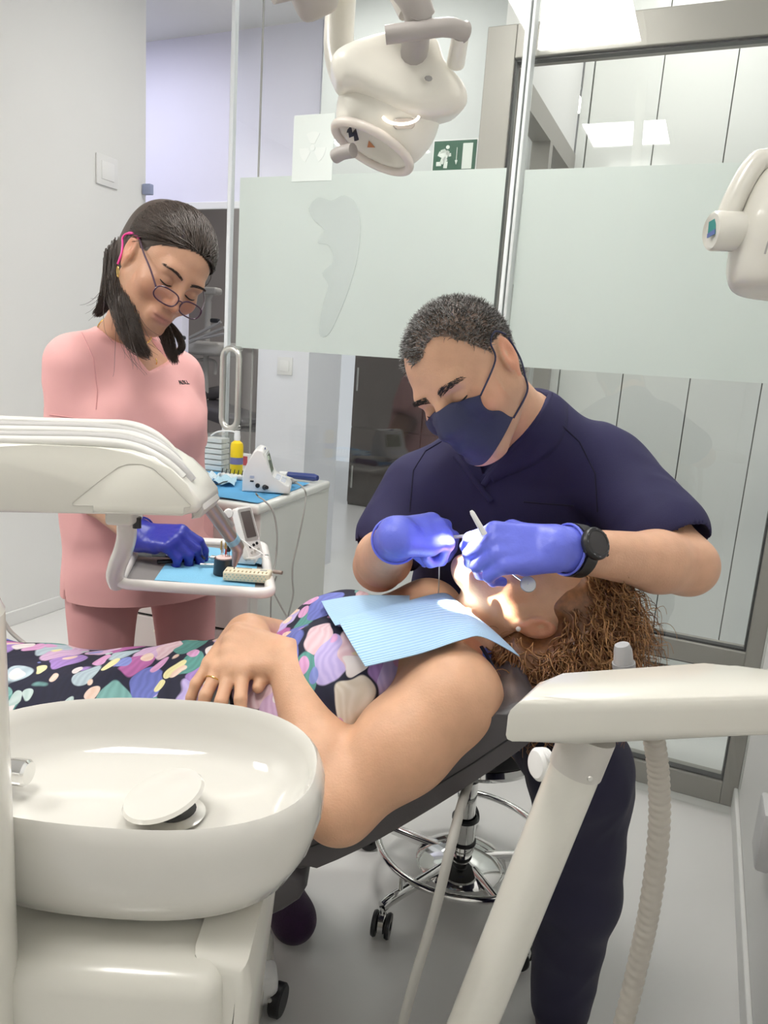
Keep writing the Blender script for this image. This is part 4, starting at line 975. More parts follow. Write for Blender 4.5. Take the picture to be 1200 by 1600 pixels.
bm = nb(); tube(bm, spline([P(432, 900, C1.y - .04), P(424, 930, C1.y - .04), P(423, 1000, C1.y - .04)], 6), .002, 8); o = obj('spare_cable', bm, M_cable); tag(o, 'thin straight grey cable hanging in front of the cart corner', 'cable')
# loose hose at the left edge behind the unit
bm = nb(); tube(bm, spline([P(-40, 900, 1.5), P(-10, 940, 1.5), P(15, 985, 1.5), P(52, 1015, 1.5), P(90, 1040, 1.5)], 8), .0045, 10); o = obj('foot_control_hose', bm, mat('cream_hose', (0.60, 0.58, 0.54), 0.4)); tag(o, 'thin cream hose curving down behind the patient at the left wall', 'hose')

# ================================================================== operating lamp
YL = 0.96
M_lamp = mat('lamp_cream', (0.78, 0.755, 0.68), 0.3, var=0.01, coat=0.2)
lamp = thing('operating_lamp', 'cream dental operating lamp hanging over the patient', 'lamp', P(630, 130, YL))
LP = P(628, 112, YL)
TGT = P(744, 936, 1.12)
def LQ(px, py, t=0.0): return P(px, py, YL) - FWD * t
# upper hood: a broad rounded shell
hn_ = cv(.10, -.30, .95).normalized(); hx_ = (RC - hn_ * RC.dot(hn_)).normalized(); hy_ = hn_.cross(hx_)
hc_ = LQ(628, 108, .045)
def flat(px, py):
    r = ray(px, py); q = CAM + r * ((hc_ - CAM).dot(hn_) / r.dot(hn_)) - hc_; return (q.dot(hx_), q.dot(hy_))
hol = [flat(x, y) for x, y in ((519, 82), (540, 60), (572, 43), (606, 34), (640, 36), (676, 46), (690, 58), (698, 86), (712, 104), (728, 122), (736, 146), (729, 166), (706, 177), (668, 180), (634, 175), (606, 163), (580, 146), (556, 134), (534, 131), (523, 112))]
S = Solid(hc_ - Vector((.15, .13, .13)), hc_ + Vector((.15, .13, .13)), .0030)
S.slab([(p.x, p.y) for p in spline([Vector((x, y, 0)) for x, y in hol], 2, True)], hc_ - hn_ * .080, hx_, hy_, hn_, .080, .020)
S.ell(LQ(655, 75, .085), (.055, .040, .045), None, .03, '-'); S.ell(LQ(600, 100, .088), (.05, .05, .045), None, .03, '-')
hood = S.obj('hood', M_lamp, lamp, 2)
bm = nb(); lathe(bm, [(0, .002), (.0025, .002), (.003, 0)], LQ(666, 158, .046), hn_, 8, sx=1.6); obj('hood_slot', bm, M_grey, hood)
# lower reflector cup that faces the patient
LR = P(604, 184, YL + .03)
dn2 = cv(-.42, -.86, -.05).normalized()
S = Solid(LR - Vector((.14, .14, .14)), LR + Vector((.14, .14, .14)), .0032)
ax_ = cv(.85, -.3, 0); ax_ = (ax_ - dn2 * ax_.dot(dn2)).normalized(); ay_ = dn2.cross(ax_)
S.ell(LR - dn2 * .005, (.064, .060, .068), (ax_, ay_, dn2), .01)
S.cut(LR + dn2 * .040, dn2, .004)
S.ell(LR + dn2 * .046, (.046, .042, .040), (ax_, ay_, dn2), .006, '-')
refl = S.obj('reflector_housing', M_lamp, lamp, 2)
bm = nb(); tube(bm, [LR + dn2 * .040 + ax_ * (.0515 * math.cos(t)) + ay_ * (.0485 * math.sin(t)) for t in np.linspace(0, math.tau, 40, endpoint=False)], .0055, 10, closed=True); obj('rim', bm, mat('pinkish_cream', (0.74, 0.68, 0.62), 0.3), refl)
RB = None
def bvh_me(me):
    from mathutils.bvhtree import BVHTree
    V = coords(me); Q = np.empty(len(me.polygons) * 4, np.int32); me.polygons.foreach_get('vertices', Q)
    return BVHTree.FromPolygons([Vector(v) for v in V.tolist()], Q.reshape(-1, 4).tolist())
RB = bvh_me(refl.data)
def onlamp(px, py, up=.001):
    r = ray(px, py).normalized(); h = RB.ray_cast(CAM, r)
    return (h[0] + h[1] * up, h[1]) if h[0] is not None else (LQ(px, py, .05), -r)
# printed warning label on the reflector: black zigzag and small orange triangle
bm = nb(); lq = [(-.024, .012), (-.017, .016), (-.015, .006), (-.008, .011), (-.006, -.001), (.000, .004), (.004, -.012), (-.004, -.014), (-.004, -.005), (-.012, -.006), (-.013, .002), (-.020, .002)]
lc, ln_ = onlamp(556, 205); lx_ = (RC - ln_ * RC.dot(ln_)).normalized(); ly_ = ln_.cross(lx_); prism(bm, [(x * .8, y * .95) for x, y in lq], lc - ln_ * .002, lx_, ly_, ln_, .003); obj('warning_print', bm, mat('print_black', (0.02, 0.02, 0.03), 0.5), refl, False)
bm = nb(); lc, ln_ = onlamp(580, 226); lx_ = (RC - ln_ * RC.dot(ln_)).normalized(); prism(bm, [(-.005, -.003), (.005, -.003), (-.003, .005)], lc - ln_ * .001, lx_, ln_.cross(lx_), ln_, .0016); obj('warning_triangle', bm, mat('print_orange', (0.55, 0.22, 0.10), 0.5), refl, False)
# bulb window that glows
gl = onlamp(626, 182, .001)[0]
bm = nb(); g1 = [gl + cv(.021 * math.cos(t), .010 * math.sin(t) , 0.002) for t in np.linspace(math.pi * 1.05, math.tau * 0.985, 12)]
tube(bm, g1, [.0017] * 12, 8); obj('glow_slit', bm, emis('lamp_glow', (1.0, 0.88, 0.74), 2.2), lamp)
bm = nb(); sw_, sn_ = onlamp(631, 193, -.001); swx = (RC - sn_ * RC.dot(sn_)).normalized(); prism(bm, rrect(.026, .011, .004), sw_, swx, sn_.cross(swx), sn_, .003, .001, 1); obj('sensor_window', bm, mat('sensor_grey', (0.52, 0.47, 0.43), 0.25), lamp)
# grips and suspension arms
M_arm = mat('arm_warm_grey', (0.40, 0.37, 0.35), 0.4, var=0.02)
bm = nb(); tube(bm, spline([LQ(602, 127, .085), LQ(640, 122, .085), LQ(690, 112, .08), LQ(716, 106, .065)], 6), [.0092] * 12 + [.0096] * 6 + [.011], 16); obj('grip', bm, M_arm, lamp)
bm = nb(); tube(bm, [LQ(711, 108, .062), LQ(708, 124, .030)], [.0095, .0105], 14); tube(bm, [LQ(706, 94, .066), LQ(713, 100, .066)], [.004, .006], 12); obj('grip_mount', bm, M_lamp, lamp)
bm = nb(); tube(bm, spline([LQ(522, 232, -.02), LQ(535, 232, -.01), LQ(552, 235, .0)], 5), .0085, 14); obj('rear_grip', bm, M_arm, lamp)
bm = nb(); tube(bm, spline([LQ(560, -75, .05), LQ(580, -25, .06), LQ(607, 25, .075), LQ(638, 72, .085), LQ(653, 96, .075)], 7), .0165, 16); tube(bm, [LQ(650, 92, .085), LQ(645, 112, .03)], [.014, .016], 14); obj('front_arm', bm, M_arm, lamp)
bm = nb(); tube(bm, spline([LQ(578, -60, .04), LQ(597, -15, .05), LQ(622, 36, .062), LQ(640, 75, .066)], 7), .016, 14); obj('arm_shell', bm, M_lamp, lamp)
bm = nb(); tube(bm, spline([LQ(530, -80, -.06), LQ(527, -20, -.05), LQ(526, 40, -.04), LQ(533, 85, -.03), LQ(545, 120, -.01)], 7), .0185, 16); obj('rear_arm', bm, M_lamp, lamp)
bm = nb(); S_ = LQ(492, 4, .02); box(bm, S_, (.052, .05, .045), Matrix((cv(.9, .43, 0), cv(0, 0, -1), cv(-.43, .9, 0))).transposed(), .014, 3); obj('joint', bm, M_arm, lamp)
bm = nb(); tube(bm, [LQ(478, 14, .03), LQ(437, 45, .05)], [.0068, .0052], 12); obj('lever', bm, M_arm, lamp)
bm = nb(); top = LQ(545, -160, 0); tube(bm, spline([LQ(527, -60, -.05), LQ(545, -120, -.02), LQ(555, -190, 0), Vector((-.10, 1.0, HC))], 6), .022, 16); tube(bm, [LQ(562, -70, .05), LQ(550, -130, 0)], .018, 14); tube(bm, [LQ(497, -5, .02), LQ(528, -70, -.04)], .014, 12); obj('ceiling_mount', bm, M_lamp, lamp)
# its light
ld = bpy.data.lights.new('operating_lamp_light', 'SPOT'); ld.energy = OPLAMP_W; ld.color = (1.0, 0.86, 0.72); ld.spot_size = math.radians(10.0); ld.spot_blend = 0.12; ld.shadow_soft_size = 0.012
lo = bpy.data.objects.new('operating_lamp_light', ld); COL.objects.link(lo)
lpos = LR + (TGT - LR).normalized() * .085; lo.location = lpos; lo.rotation_euler = (TGT - lpos).to_track_quat('-Z', 'Y').to_euler(); put(lo, lamp)

# ================================================================== x-ray head at the right edge
YX = 0.92
xt = thing('xray_head', 'cream dental x-ray head on a bent bracket at the right wall', 'x-ray head', P(1180, 400, YX))
def XQ(px, py, t=0.0): return P(px, py, YX) - FWD * t
c0 = XQ(1215, 385)
S = Solid(c0 - Vector((.13, .14, .16)), c0 + Vector((.17, .14, .16)), .0036)
e1 = cv(.35, .93, 0).normalized(); e2 = cv(.93, -.35, .1).normalized(); e2 = (e2 - e1 * e2.dot(e1)).normalized(); e3 = e1.cross(e2)
S.ell(XQ(1235, 350), (.085, .060, .060), (e1, e2, e3), .02)
S.cone(XQ(1188, 425), XQ(1250, 330), .030, .055, .03); S.cone(XQ(1195, 432), XQ(1260, 432), .024, .04, .03)
S.cut(XQ(1170, 458), cv(-.15, -.98, 0), .008)
S.obj('tube_housing', M_cream, xt, 2)
bm = nb(); j0 = [XQ(1161, 420, .05), XQ(1166, 400, .052), XQ(1177, 383, .054), XQ(1195, 368, .055), XQ(1215, 362, .055)]
tube(bm, spline(j0, 5), .0011, 6); obj('housing_joint', bm, M_grey, xt)
bm = nb(); tube(bm, [XQ(1107, 366, .01), XQ(1110, 366, .01), XQ(1164, 362, .0), XQ(1185, 360, 0)], [.0195, .0222, .0225, .0225], 28); py_ = obj('pivot', bm, M_cream, xt)
cn_ = (XQ(1107, 366, .01) - XQ(1164, 362, 0)).normalized()
bm = nb(); pc = XQ(1108, 363, .012) + cn_ * .0016; su = cv(0.1, 1, 0).normalized(); sv = cn_.cross(su).normalized(); prism(bm, [(-.007, -.009), (.007, -.009), (.007, .010), (-.007, .010)], pc, sv, su, cn_, .0008); obj('sticker', bm, mat('teal_sticker', (0.03, 0.24, 0.22), 0.4), py_, False)
bm = nb(); prism(bm, [(-.007, -.009), (.007, -.009), (.007, -.004), (-.007, -.003)], pc + cn_ * .0008, sv, su, cn_, .0006); obj('sticker_stripe', bm, mat('blue_sticker', (0.10, 0.14, 0.36), 0.4), py_, False)
bm = nb(); tube(bm, spline([XQ(1135, 345, .0), XQ(1147, 315, 0), XQ(1165, 280, 0), XQ(1180, 258, 0), XQ(1192, 252, 0), XQ(1240, 253, 0), XQ(1330, 256, 0)], 6), .0135, 16, flat=1.0); obj('bracket', bm, M_cream, xt)
xw = WA(1330, 256, AR - 0.01)
bm = nb(); tube(bm, [XQ(1320, 256, 0), XQ(1420, 258, 0)], .018, 14); pw_ = XQ(1420, 258, 0); tube(bm, [pw_, R(AR - .005, RD(pw_), pw_.z)], .018, 14); obj('wall_arm', bm, M_cream, xt)
# small grey holder at the right wall, low
c = WA(1196, 1300, AR - 0.02); bm = nb(); box(bm, c, (0.03, 0.10, 0.13), ROOM3, 0.008, 2); o = obj('wall_socket', bm, mat('pale_grey_plastic_2', (0.60, 0.60, 0.60), 0.4)); tag(o, 'grey socket box low on the right wall', 'socket')

# ================================================================== dental chair in the far surgery
DS = DL + 0.75
def WQ(px, py, d=0.0): return W(px, py, DS + d)
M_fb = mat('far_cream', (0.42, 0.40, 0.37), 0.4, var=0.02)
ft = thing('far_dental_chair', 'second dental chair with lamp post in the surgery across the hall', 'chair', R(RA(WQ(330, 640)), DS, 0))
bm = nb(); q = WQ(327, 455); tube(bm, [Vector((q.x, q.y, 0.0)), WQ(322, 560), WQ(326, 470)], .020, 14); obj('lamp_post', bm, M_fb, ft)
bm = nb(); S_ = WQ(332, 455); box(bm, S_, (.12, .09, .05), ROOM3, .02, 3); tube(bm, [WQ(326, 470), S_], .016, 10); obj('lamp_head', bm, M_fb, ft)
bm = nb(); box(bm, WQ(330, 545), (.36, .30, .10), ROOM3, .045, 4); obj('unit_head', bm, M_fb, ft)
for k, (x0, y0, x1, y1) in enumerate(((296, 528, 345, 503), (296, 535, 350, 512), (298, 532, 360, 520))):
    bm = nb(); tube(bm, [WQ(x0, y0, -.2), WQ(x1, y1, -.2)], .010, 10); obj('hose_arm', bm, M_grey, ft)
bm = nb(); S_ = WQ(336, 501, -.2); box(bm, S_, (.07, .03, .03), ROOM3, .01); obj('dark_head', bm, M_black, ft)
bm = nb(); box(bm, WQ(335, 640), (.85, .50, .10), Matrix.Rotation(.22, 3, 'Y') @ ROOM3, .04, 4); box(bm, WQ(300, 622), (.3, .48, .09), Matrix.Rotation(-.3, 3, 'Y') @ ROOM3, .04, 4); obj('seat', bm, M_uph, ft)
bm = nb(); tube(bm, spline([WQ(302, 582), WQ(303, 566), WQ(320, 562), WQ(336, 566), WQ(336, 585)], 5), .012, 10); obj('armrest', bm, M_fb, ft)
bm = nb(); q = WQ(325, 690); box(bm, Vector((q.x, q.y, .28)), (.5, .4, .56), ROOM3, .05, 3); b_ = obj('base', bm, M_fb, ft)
bm = nb(); q = W(314, 679, DS - .22); tube(bm, [q + AV * (.018 * math.cos(t)) + ZV * (.018 * math.sin(t)) for t in np.linspace(0, math.tau, 16, endpoint=False)], .005, 6, closed=True); obj('green_ring', bm, mat('green_mark', (0.02, 0.12, 0.07), 0.4), b_)
# ================================================================== people: shared builders
def ortho(f, u):
    f = Vector(f).normalized(); u = Vector(u); u = (u - f * u.dot(f)).normalized(); return f, u, u.cross(f)     # forward, up, left
def sstep(a, b, x):
    t = np.clip((x - a) / (b - a), 0, 1); return t * t * (3 - 2 * t)
class Head:
    def __init__(s, C, f, u, sc=1.0):
        s.C = Vector(C); s.f, s.u, s.l = ortho(f, u); s.sc = sc
    def q(s, x, y, z): return s.C + (s.l * x + s.f * y + s.u * z) * s.sc
    def loc(s, V):
        D = np.asarray(V) - np.array(s.C)
        return np.stack([D @ np.array(s.l), D @ np.array(s.f), D @ np.array(s.u)], 1) / s.sc
    def ax(s): return (s.l, s.f, s.u)
    def build(s, S, jaw=1.0, nose=1.0):
        q, A, c = s.q, s.ax(), s.sc
        def E(x, y, z, r, k=.02, op='+', ax=None): S.ell(q(x, y, z), [v * c for v in r], ax or A, k, op)
        E(0, -.014, .034, (.076, .098, .086), .01)
        E(0, .022, -.022, (.064, .068, .086), .03)
        for m in (-1, 1):
            S.cone(q(m * .056 * jaw, -.002, -.052), q(m * .022 * jaw, .066, -.102), .020 * c, .016 * c, .03)
            E(m * .044, .060, -.028, (.022, .020, .020), .025)
        E(0, .074, -.104, (.024 * jaw, .019, .017), .02)
        S.cone(q(-.036, .074, .020), q(.036, .074, .020), .012 * c, .012 * c, .018)
        for m in (-1, 1):                                             # eye sockets, lids
            E(m * .031, .094, -.002, (.019, .014, .011), .014, '-')
            E(m * .031, .0735, -.003, (.0150, .0135, .0125), .004)
        S.cone(q(0, .082, .014), q(0, .106 * (.5 + .5 * nose) + .003, -.034), .0085 * c, .0115 * c * nose, .010)
        for m in (-1, 1): E(m * .0115, .098, -.038, (.0085, .010, .0075), .006)
        E(0, .086, -.070, (.026, .013, .020), .018)
        E(0, .0955, -.0655, (.0235, .0075, .0050), .004); E(0, .0935, -.0765, (.0200, .0080, .0062), .004)
        S.cone(q(-.021, .101, -.0705), q(.021, .101, -.0705), .0016 * c, .0016 * c, .003, '-')
        for m in (-1, 1):                                             # ears
            ea = (s.l * m, (s.f * .93 + s.u * .25).normalized(), (s.u * .93 - s.f * .25).normalized())
            E(m * .0785, -.012, -.004, (.0085, .0185, .031), .006, '+', ea)
            E(m * .0885, -.008, -.000, (.0075, .0105, .017), .005, '-', ea)
            E(m * .077, -.004, -.034, (.0055, .0080, .010), .006)
    def tone(s, base, lip=(.45, .15, .13), flush=.5):
        b = np.array(base); lp = np.array(lip)
        def fn(V):
            L = s.loc(V); x, y, z = np.abs(L[:, 0]), L[:, 1], L[:, 2]
            c = np.tile(b, (len(V), 1))
            inhead = (np.linalg.norm(L, axis=1) < .17)
            def blend(w, col):
                w = np.clip(w, 0, 1) * inhead
                c[:] = c * (1 - w[:, None]) + np.array(col) * w[:, None]
            fl = b * np.array([1.06, .78, .74])
            blend(flush * np.exp(-((x - .045) ** 2 + (z + .035) ** 2) / .0007) * (y > .03), fl)
            blend(flush * np.exp(-((x) ** 2 + (z + .034) ** 2) / .0003) * (y > .09), fl)
            blend(.7 * (x > .0815) * 1.0, fl)
            blend(.9 * np.exp(-((x / .024) ** 4 + ((z + .071) / .0098) ** 4)) * (y > .083), lp)
            blend(.35 * np.exp(-((x - .031) ** 2 + (z - .001) ** 2) / .00018) * (y > .06), b * .72)
            return c
        return fn
    def bvh(s, me):
        from mathutils.bvhtree import BVHTree
        V = coords(me); nr = np.linalg.norm(V - np.array(s.C), axis=1) < .17
        Q = np.empty(len(me.polygons) * 4, np.int32); me.polygons.foreach_get('vertices', Q); Q = Q.reshape(-1, 4)
        Q = Q[nr[Q].all(1)]; ids = np.unique(Q); mp = np.full(len(V), -1); mp[ids] = np.arange(len(ids))
        s.B = BVHTree.FromPolygons([Vector(v) for v in V[ids].tolist()], mp[Q].tolist())
    def hit(s, x, z, up=.0005, default=.05):
        h = s.B.ray_cast(s.q(x, .25, z), -s.f)
        return (h[0] - s.C).dot(s.f) / s.sc + up if h[0] is not None else default
    def brow(s, m, name, par, mt, thick=1.0, seed=1, arch=.006):
        r = np.random.RandomState(seed); cs = []
        for k in range(int(150)):
            t = r.rand(); x = .012 + .040 * t; z = .0185 + arch * math.sin(t * 2.4) + (r.rand() - .5) * .0075 * thick * (1 - .5 * t)
            y = s.hit(m * x, z, .0002)
            p0 = np.array(s.q(m * x, y, z)); dirv = np.array(s.l * (m * .8) + s.u * (.45 - .7 * t) + s.f * .12)
            cs.append(np.stack([p0 - dirv * .002, p0 + dirv * .002 + np.array(s.f) * .0012, p0 + dirv * .007]))
        return strands(name, cs, mt, par, .0007)
    def lash(s, m, name, par, mt):
        bm = nb(); pts = []
        for t in np.linspace(0, 1, 9):
            x = .0175 + .027 * t; a = (x - .031) / .0155
            zz_ = -.0085 + .0035 * a * a; pts.append(s.q(m * x, s.hit(m * x, zz_, .0003), zz_))
        tube(bm, pts, [.0007] + [.0015] * 7 + [.0008], 6); return obj(name, bm, mt, par)
FL = [(.045, .027, .021), (.049, .031, .022), (.046, .029, .022), (.037, .022, .019)]
FB = [(.088, .029), (.092, .0095), (.088, -.0105), (.080, -.029)]
def hand(S, w, d, n, right, flex, thumb, sc=1.0, inf=0.0, spread=0.10, k=.010):
    """palm and five fingers; flex = degrees at the three joints of index..little; thumb = 3 points in (along, side, dorsal)"""
    d = Vector(d).normalized(); n = Vector(n); n = (n - d * n.dot(d)).normalized()
    s = n.cross(d) if right else d.cross(n)
    w = Vector(w); L = lambda a, b, c: w + (d * a + s * b + n * c) * sc
    for i in range(4):
        bd, bs = FB[i]
        S.cone(L(.0, bs * .62, 0), L(bd, bs, .001), .0165 * sc + inf, (.0125 if i < 3 else .0115) * sc + inf, k)
    S.cone(L(.008, .016, -.008), L(.048, .030, -.012), .016 * sc + inf, .014 * sc + inf, k)
    S.cone(L(.008, -.018, -.006), L(.05, -.028, -.008), .014 * sc + inf, .011 * sc + inf, k)
    tips = []
    for i in range(4):
        bd, bs = FB[i]; p = L(bd, bs, .001); ang = 0
        dd = (d + s * spread * (1.5 - i) * .66).normalized()
        r = [.0100, .0090, .0084, .0072] if i < 3 else [.0090, .0080, .0074, .0064]
        for j in range(3):
            ang += math.radians(flex[i][j])
            e = p + (dd * math.cos(ang) - n * math.sin(ang)) * FL[i][j] * sc
            S.cone(p, e, r[j] * sc + inf, r[j + 1] * sc + inf, .0035 if j else .007); p = e
        tips.append(p)
    pts = [L(.022, .022, -.006)] + [L(*t) for t in thumb]
    rr = [.0145, .0118, .0105, .0085]
    for j in range(len(pts) - 1): S.cone(pts[j], pts[j + 1], rr[j] * sc + inf, rr[j + 1] * sc + inf, .006)
    return tips, pts[-1], (d, n, s)
def folds(amp, freq, seed, dirs=None):
    r = np.random.RandomState(seed)
    ks = [(r.randn(3), r.randn(3), r.rand(3) * 6.28) for _ in range(4)]
    def fn(x, y, z):
        o = 0
        for a, b, p in ks:
            a = a / np.linalg.norm(a) * freq; b = b / np.linalg.norm(b) * freq * .45
            ph = a[0] * x + a[1] * y + a[2] * z + p[0] + 2.2 * np.sin(b[0] * x + b[1] * y + b[2] * z + p[1])
            m = .5 + .5 * np.sin(b[1] * x + b[2] * y + b[0] * z + p[2])
            o = o + (np.abs(np.sin(ph * .5)) - .6) * m
        return o * amp * .5
    return fn
def surf_pts(me, mask, n, seed=0):
    """n random surface points with normals where mask(coords) holds"""
    V = coords(me); N = np.empty(len(me.vertices) * 3, np.float32); me.vertices.foreach_get('normal', N); N = N.reshape(-1, 3)
    I = np.nonzero(mask(V))[0]
    if not len(I): return np.zeros((0, 3)), np.zeros((0, 3))
    r = np.random.RandomState(seed); I = I[r.randint(0, len(I), n)]
    return V[I] + (r.rand(n, 3) - .5) * .003, N[I]

M_skin = mat('skin', (.6, .4, .3), 0.46, bump=0.22, bscale=330, var=0.13, vscale=38, sub=0.12, attr='tone', spec=0.42)
M_lash = mat('lash_black', (0.012, 0.009, 0.008), 0.6)
M_glove = mat('blue_nitrile', (0.135, 0.165, 0.70), 0.38, bump=0.30, bscale=160, var=0.06, vscale=20, spec=0.45)
M_glove2 = mat('deep_blue_nitrile', (0.022, 0.030, 0.30), 0.36, bump=0.35, bscale=140, var=0.08, vscale=20)

# ================================================================== the dentist
M_navy = mat('navy_cotton', (0.0165, 0.0145, 0.066), 0.8, bump=0.25, bscale=700, var=0.14, vscale=12)
den = thing('person', 'dentist in navy scrubs and mask leaning over the patient on a stool', 'person', (so.x, so.y, 0))
HD = Head(P(729, 588, 1.24), cv(-.49, -.62, .61), cv(-.61, .75, .25), 1.045)
neckb = P(838, 668, 1.36)
shL, shR = P(950, 738, 1.37), P(652, 770, 1.47)
elL, wrL = P(1074, 884, 1.19), P(868, 856, 1.055)
elR, wrR = P(592, 884, 1.40), P(622, 838, 1.12)
chest = P(800, 790, 1.46); pel = Vector((so.x + .01, so.y - .03, .585)); wst = Vector((so.x - .005, so.y - .09, .80))
tf = Vector((-.10, -.97, -.15)).normalized()
def den_torso(S, g):
    S.cone(pel, wst, .165 + g, .158 + g, .05, n=tf, sq=1.30); S.cone(wst, chest, .158 + g, .180 + g, .05, n=tf, sq=1.40)
    S.cone(chest + Vector((0, 0, .0)), (shL + shR) / 2 + Vector((0, .02, -.03)), .165 + g, .115 + g, .06, n=tf, sq=1.35)
    S.cone(shL.lerp(neckb, .12), shL.lerp(neckb, .95), .066 + g, .058 + g, .05); S.cone(shR.lerp(neckb, .12), shR.lerp(neckb, .95), .066 + g, .058 + g, .05)
hipL, hipR = pel + Vector((.085, -.02, -.03)), pel + Vector((-.085, -.02, -.03))
knL, anL = P(906, 1205, 1.23), Vector((F(872, 1640).x, 1.23, .09))
knR, anR = Vector((-.035, 1.40, .47)), F(428, 1440) + Vector((0, .10, .10))
knL2 = knL
def den_legs(S, g, low=True):
    S.chain([hipL, knL, anL], [.085 + g, .062 + g, .036 + g], .03)
    S.cone(knL.lerp(anL, .3) + Vector((0, .015, 0)), knL.lerp(anL, .5) + Vector((0, .015, 0)), .052 + g, .050 + g, .03)
    S.chain([hipR, knR, anR], [.085 + g, .060 + g, .036 + g], .03)
S = Solid((-.26, .98, 0), (.74, 1.86, 1.50), .0065, [(HD.C - Vector((.14, .14, .16)), HD.C + Vector((.14, .14, .15)), .0027)])
HD.build(S, 1.08, 1.05)
S.cone(HD.q(0, -.032, -.045), neckb + Vector((-.005, 0, -.01)), .053, .054, .03)
den_torso(S, -.014); den_legs(S, -.018)
S.chain([shL, elL], [.058, .046], .03); S.chain([elL, elL.lerp(wrL, .25), wrL], [.045, .047, .030], .025)
S.chain([shR, elR], [.058, .046], .03); S.chain([elR, elR.lerp(wrR, .3), wrR], [.046, .048, .031], .025)
FXR = [(22, 30, 12), (30, 40, 20), (78, 85, 50), (82, 88, 50)]; THR = [(.052, .040, -.030), (.082, .040, -.040), (.108, .036, -.040)]
dR, nR = cv(.80, .06, -.58), cv(-.50, .38, .78)
FXL = [(48, 42, 25), (55, 48, 28), (60, 52, 30), (62, 58, 34)]; THL = [(.052, .046, -.026), (.082, .044, -.046), (.102, .030, -.062)]
dL, nL = cv(-.98, .0, .12), cv(.05, .48, .87)
hand(S, wrR, dR, nR, True, FXR, THR, 1.0, -.002); hand(S, wrL, dL, nL, False, FXL, THL, 1.0, -.002)
S.cone(anL + Vector((0, .03, -.05)), anL + Vector((.0, -.11, -.06)), .032, .026, .03); S.cone(anR + Vector((0, .03, -.05)), anR + Vector((.03, -.10, -.06)), .032, .026, .03)
tD = HD.tone((.63, .370, .245), flush=.75)
def dmask(V):
    L = HD.loc(V); x, y, z = np.abs(L[:, 0]), L[:, 1], L[:, 2]
    zb = np.interp(y, [-.12, -.03, -.012, .010, .030, .050, .070, .085], [-.060, -.055, -.028, .012, .045, .078, .098, .112])
    zb = zb - .028 * np.exp(-(x / .020) ** 4) * (y > .035) + .012 * np.exp(-((x - .042) / .016) ** 2) * (y > .03)
    ear = (x > .066) & (y < .010) & (y > -.036) & (z < .026)
    return (z > zb) & ~ear & (np.linalg.norm(L, axis=1) < .16) & (x < .09)
def tone_d(V):
    c = tD(V); L = HD.loc(V); m = dmask(V)
    c[m] = c[m] * .22 + np.array((.075, .070, .066)) * .78
    x, y, z = np.abs(L[:, 0]), L[:, 1], L[:, 2]
    b = np.exp(-((z + .085) / .040) ** 4) * (y > -.008) * (x > .02) * (np.linalg.norm(L, axis=1) < .16) * .30
    c = c * (1 - b[:, None]) + np.array((.22, .17, .14)) * b[:, None]
    return c
bd = S.obj('body', M_skin, den, 2, tone_d); HD.bvh(bd.data)
# short salt and pepper hair
M_hairg = mat('salt_pepper_hair', (0.16, 0.155, 0.150), 0.55, var=0.95, vscale=420)
p, n_ = surf_pts(bd.data, dmask, 9000, 3); r = np.random.RandomState(4)
fl = np.array(HD.f * .55 + HD.u * -.15); cs = []
for a, b in zip(p, n_):
    dr = b * .55 + fl * .5 + r.randn(3) * .28; dr /= np.linalg.norm(dr); ln = .0055 + .006 * r.rand()
    cs.append(np.stack([a - b * .001, a + dr * ln * .5 + b * ln * .18, a + dr * ln]))
hd_ = strands('hair', cs[::2], mat('dark_grey_hair', (0.080, 0.075, 0.070), 0.55, var=0.5, vscale=300), den, .0008)
strands('grey_hairs', cs[1::2], mat('silver_hair', (0.34, 0.335, 0.33), 0.5, var=0.5, vscale=300), hd_, .0007)
M_browd = mat('brow_dark', (0.022, 0.017, 0.015), 0.6)
for m in (-1, 1): HD.brow(m, 'eyebrow', den, M_browd, 1.6, 5 + m, .003); HD.lash(m, 'eyelashes', den, M_lash)
# surgical mask, pleated
M_mask = mat('navy_mask_cloth', (0.030, 0.034, 0.085), 0.8, bump=0.2, bscale=500, var=0.06)
bm = nb(); rows = 17; cols = 25; g = []
for i in range(rows):
    t = i / (rows - 1); row = []
    for j in range(cols):
        a = (j / (cols - 1) - .5) * 2; A_ = abs(a)
        z = (.000 - .016 * A_ ** 1.6) * (1 - t) + (-.110 + .030 * A_ ** 1.7) * t
        x = a * (.0605 - .004 * math.sin(t * math.pi))
        pr = np.interp(t, [0, .1, .28, .45, .62, .8, 1], [.094, .112, .124, .117, .111, .106, .088])
        y = pr - (pr - .030) * A_ ** 2.1
        y += .0026 * math.sin(t * math.pi * 7) * (1 - A_ ** 3) * (t > .08) * (t < .95)
        hy = HD.hit(x, z, .0030, y); y = max(y, hy)
        row.append(bm.verts.new(HD.q(x, y, z)))
    g.append(row)
for i in range(rows - 1):
    for j in range(cols - 1): bm.faces.new((g[i][j], g[i][j + 1], g[i + 1][j + 1], g[i + 1][j]))
rr_ = bmesh.ops.extrude_face_region(bm, geom=list(bm.faces))
for v in rr_['geom']:
    if isinstance(v, bmesh.types.BMVert): v.co += HD.f * .0018
mk = obj('mask', bm, M_mask, den, angle=1.2); mk['label'] = 'navy pleated face mask'
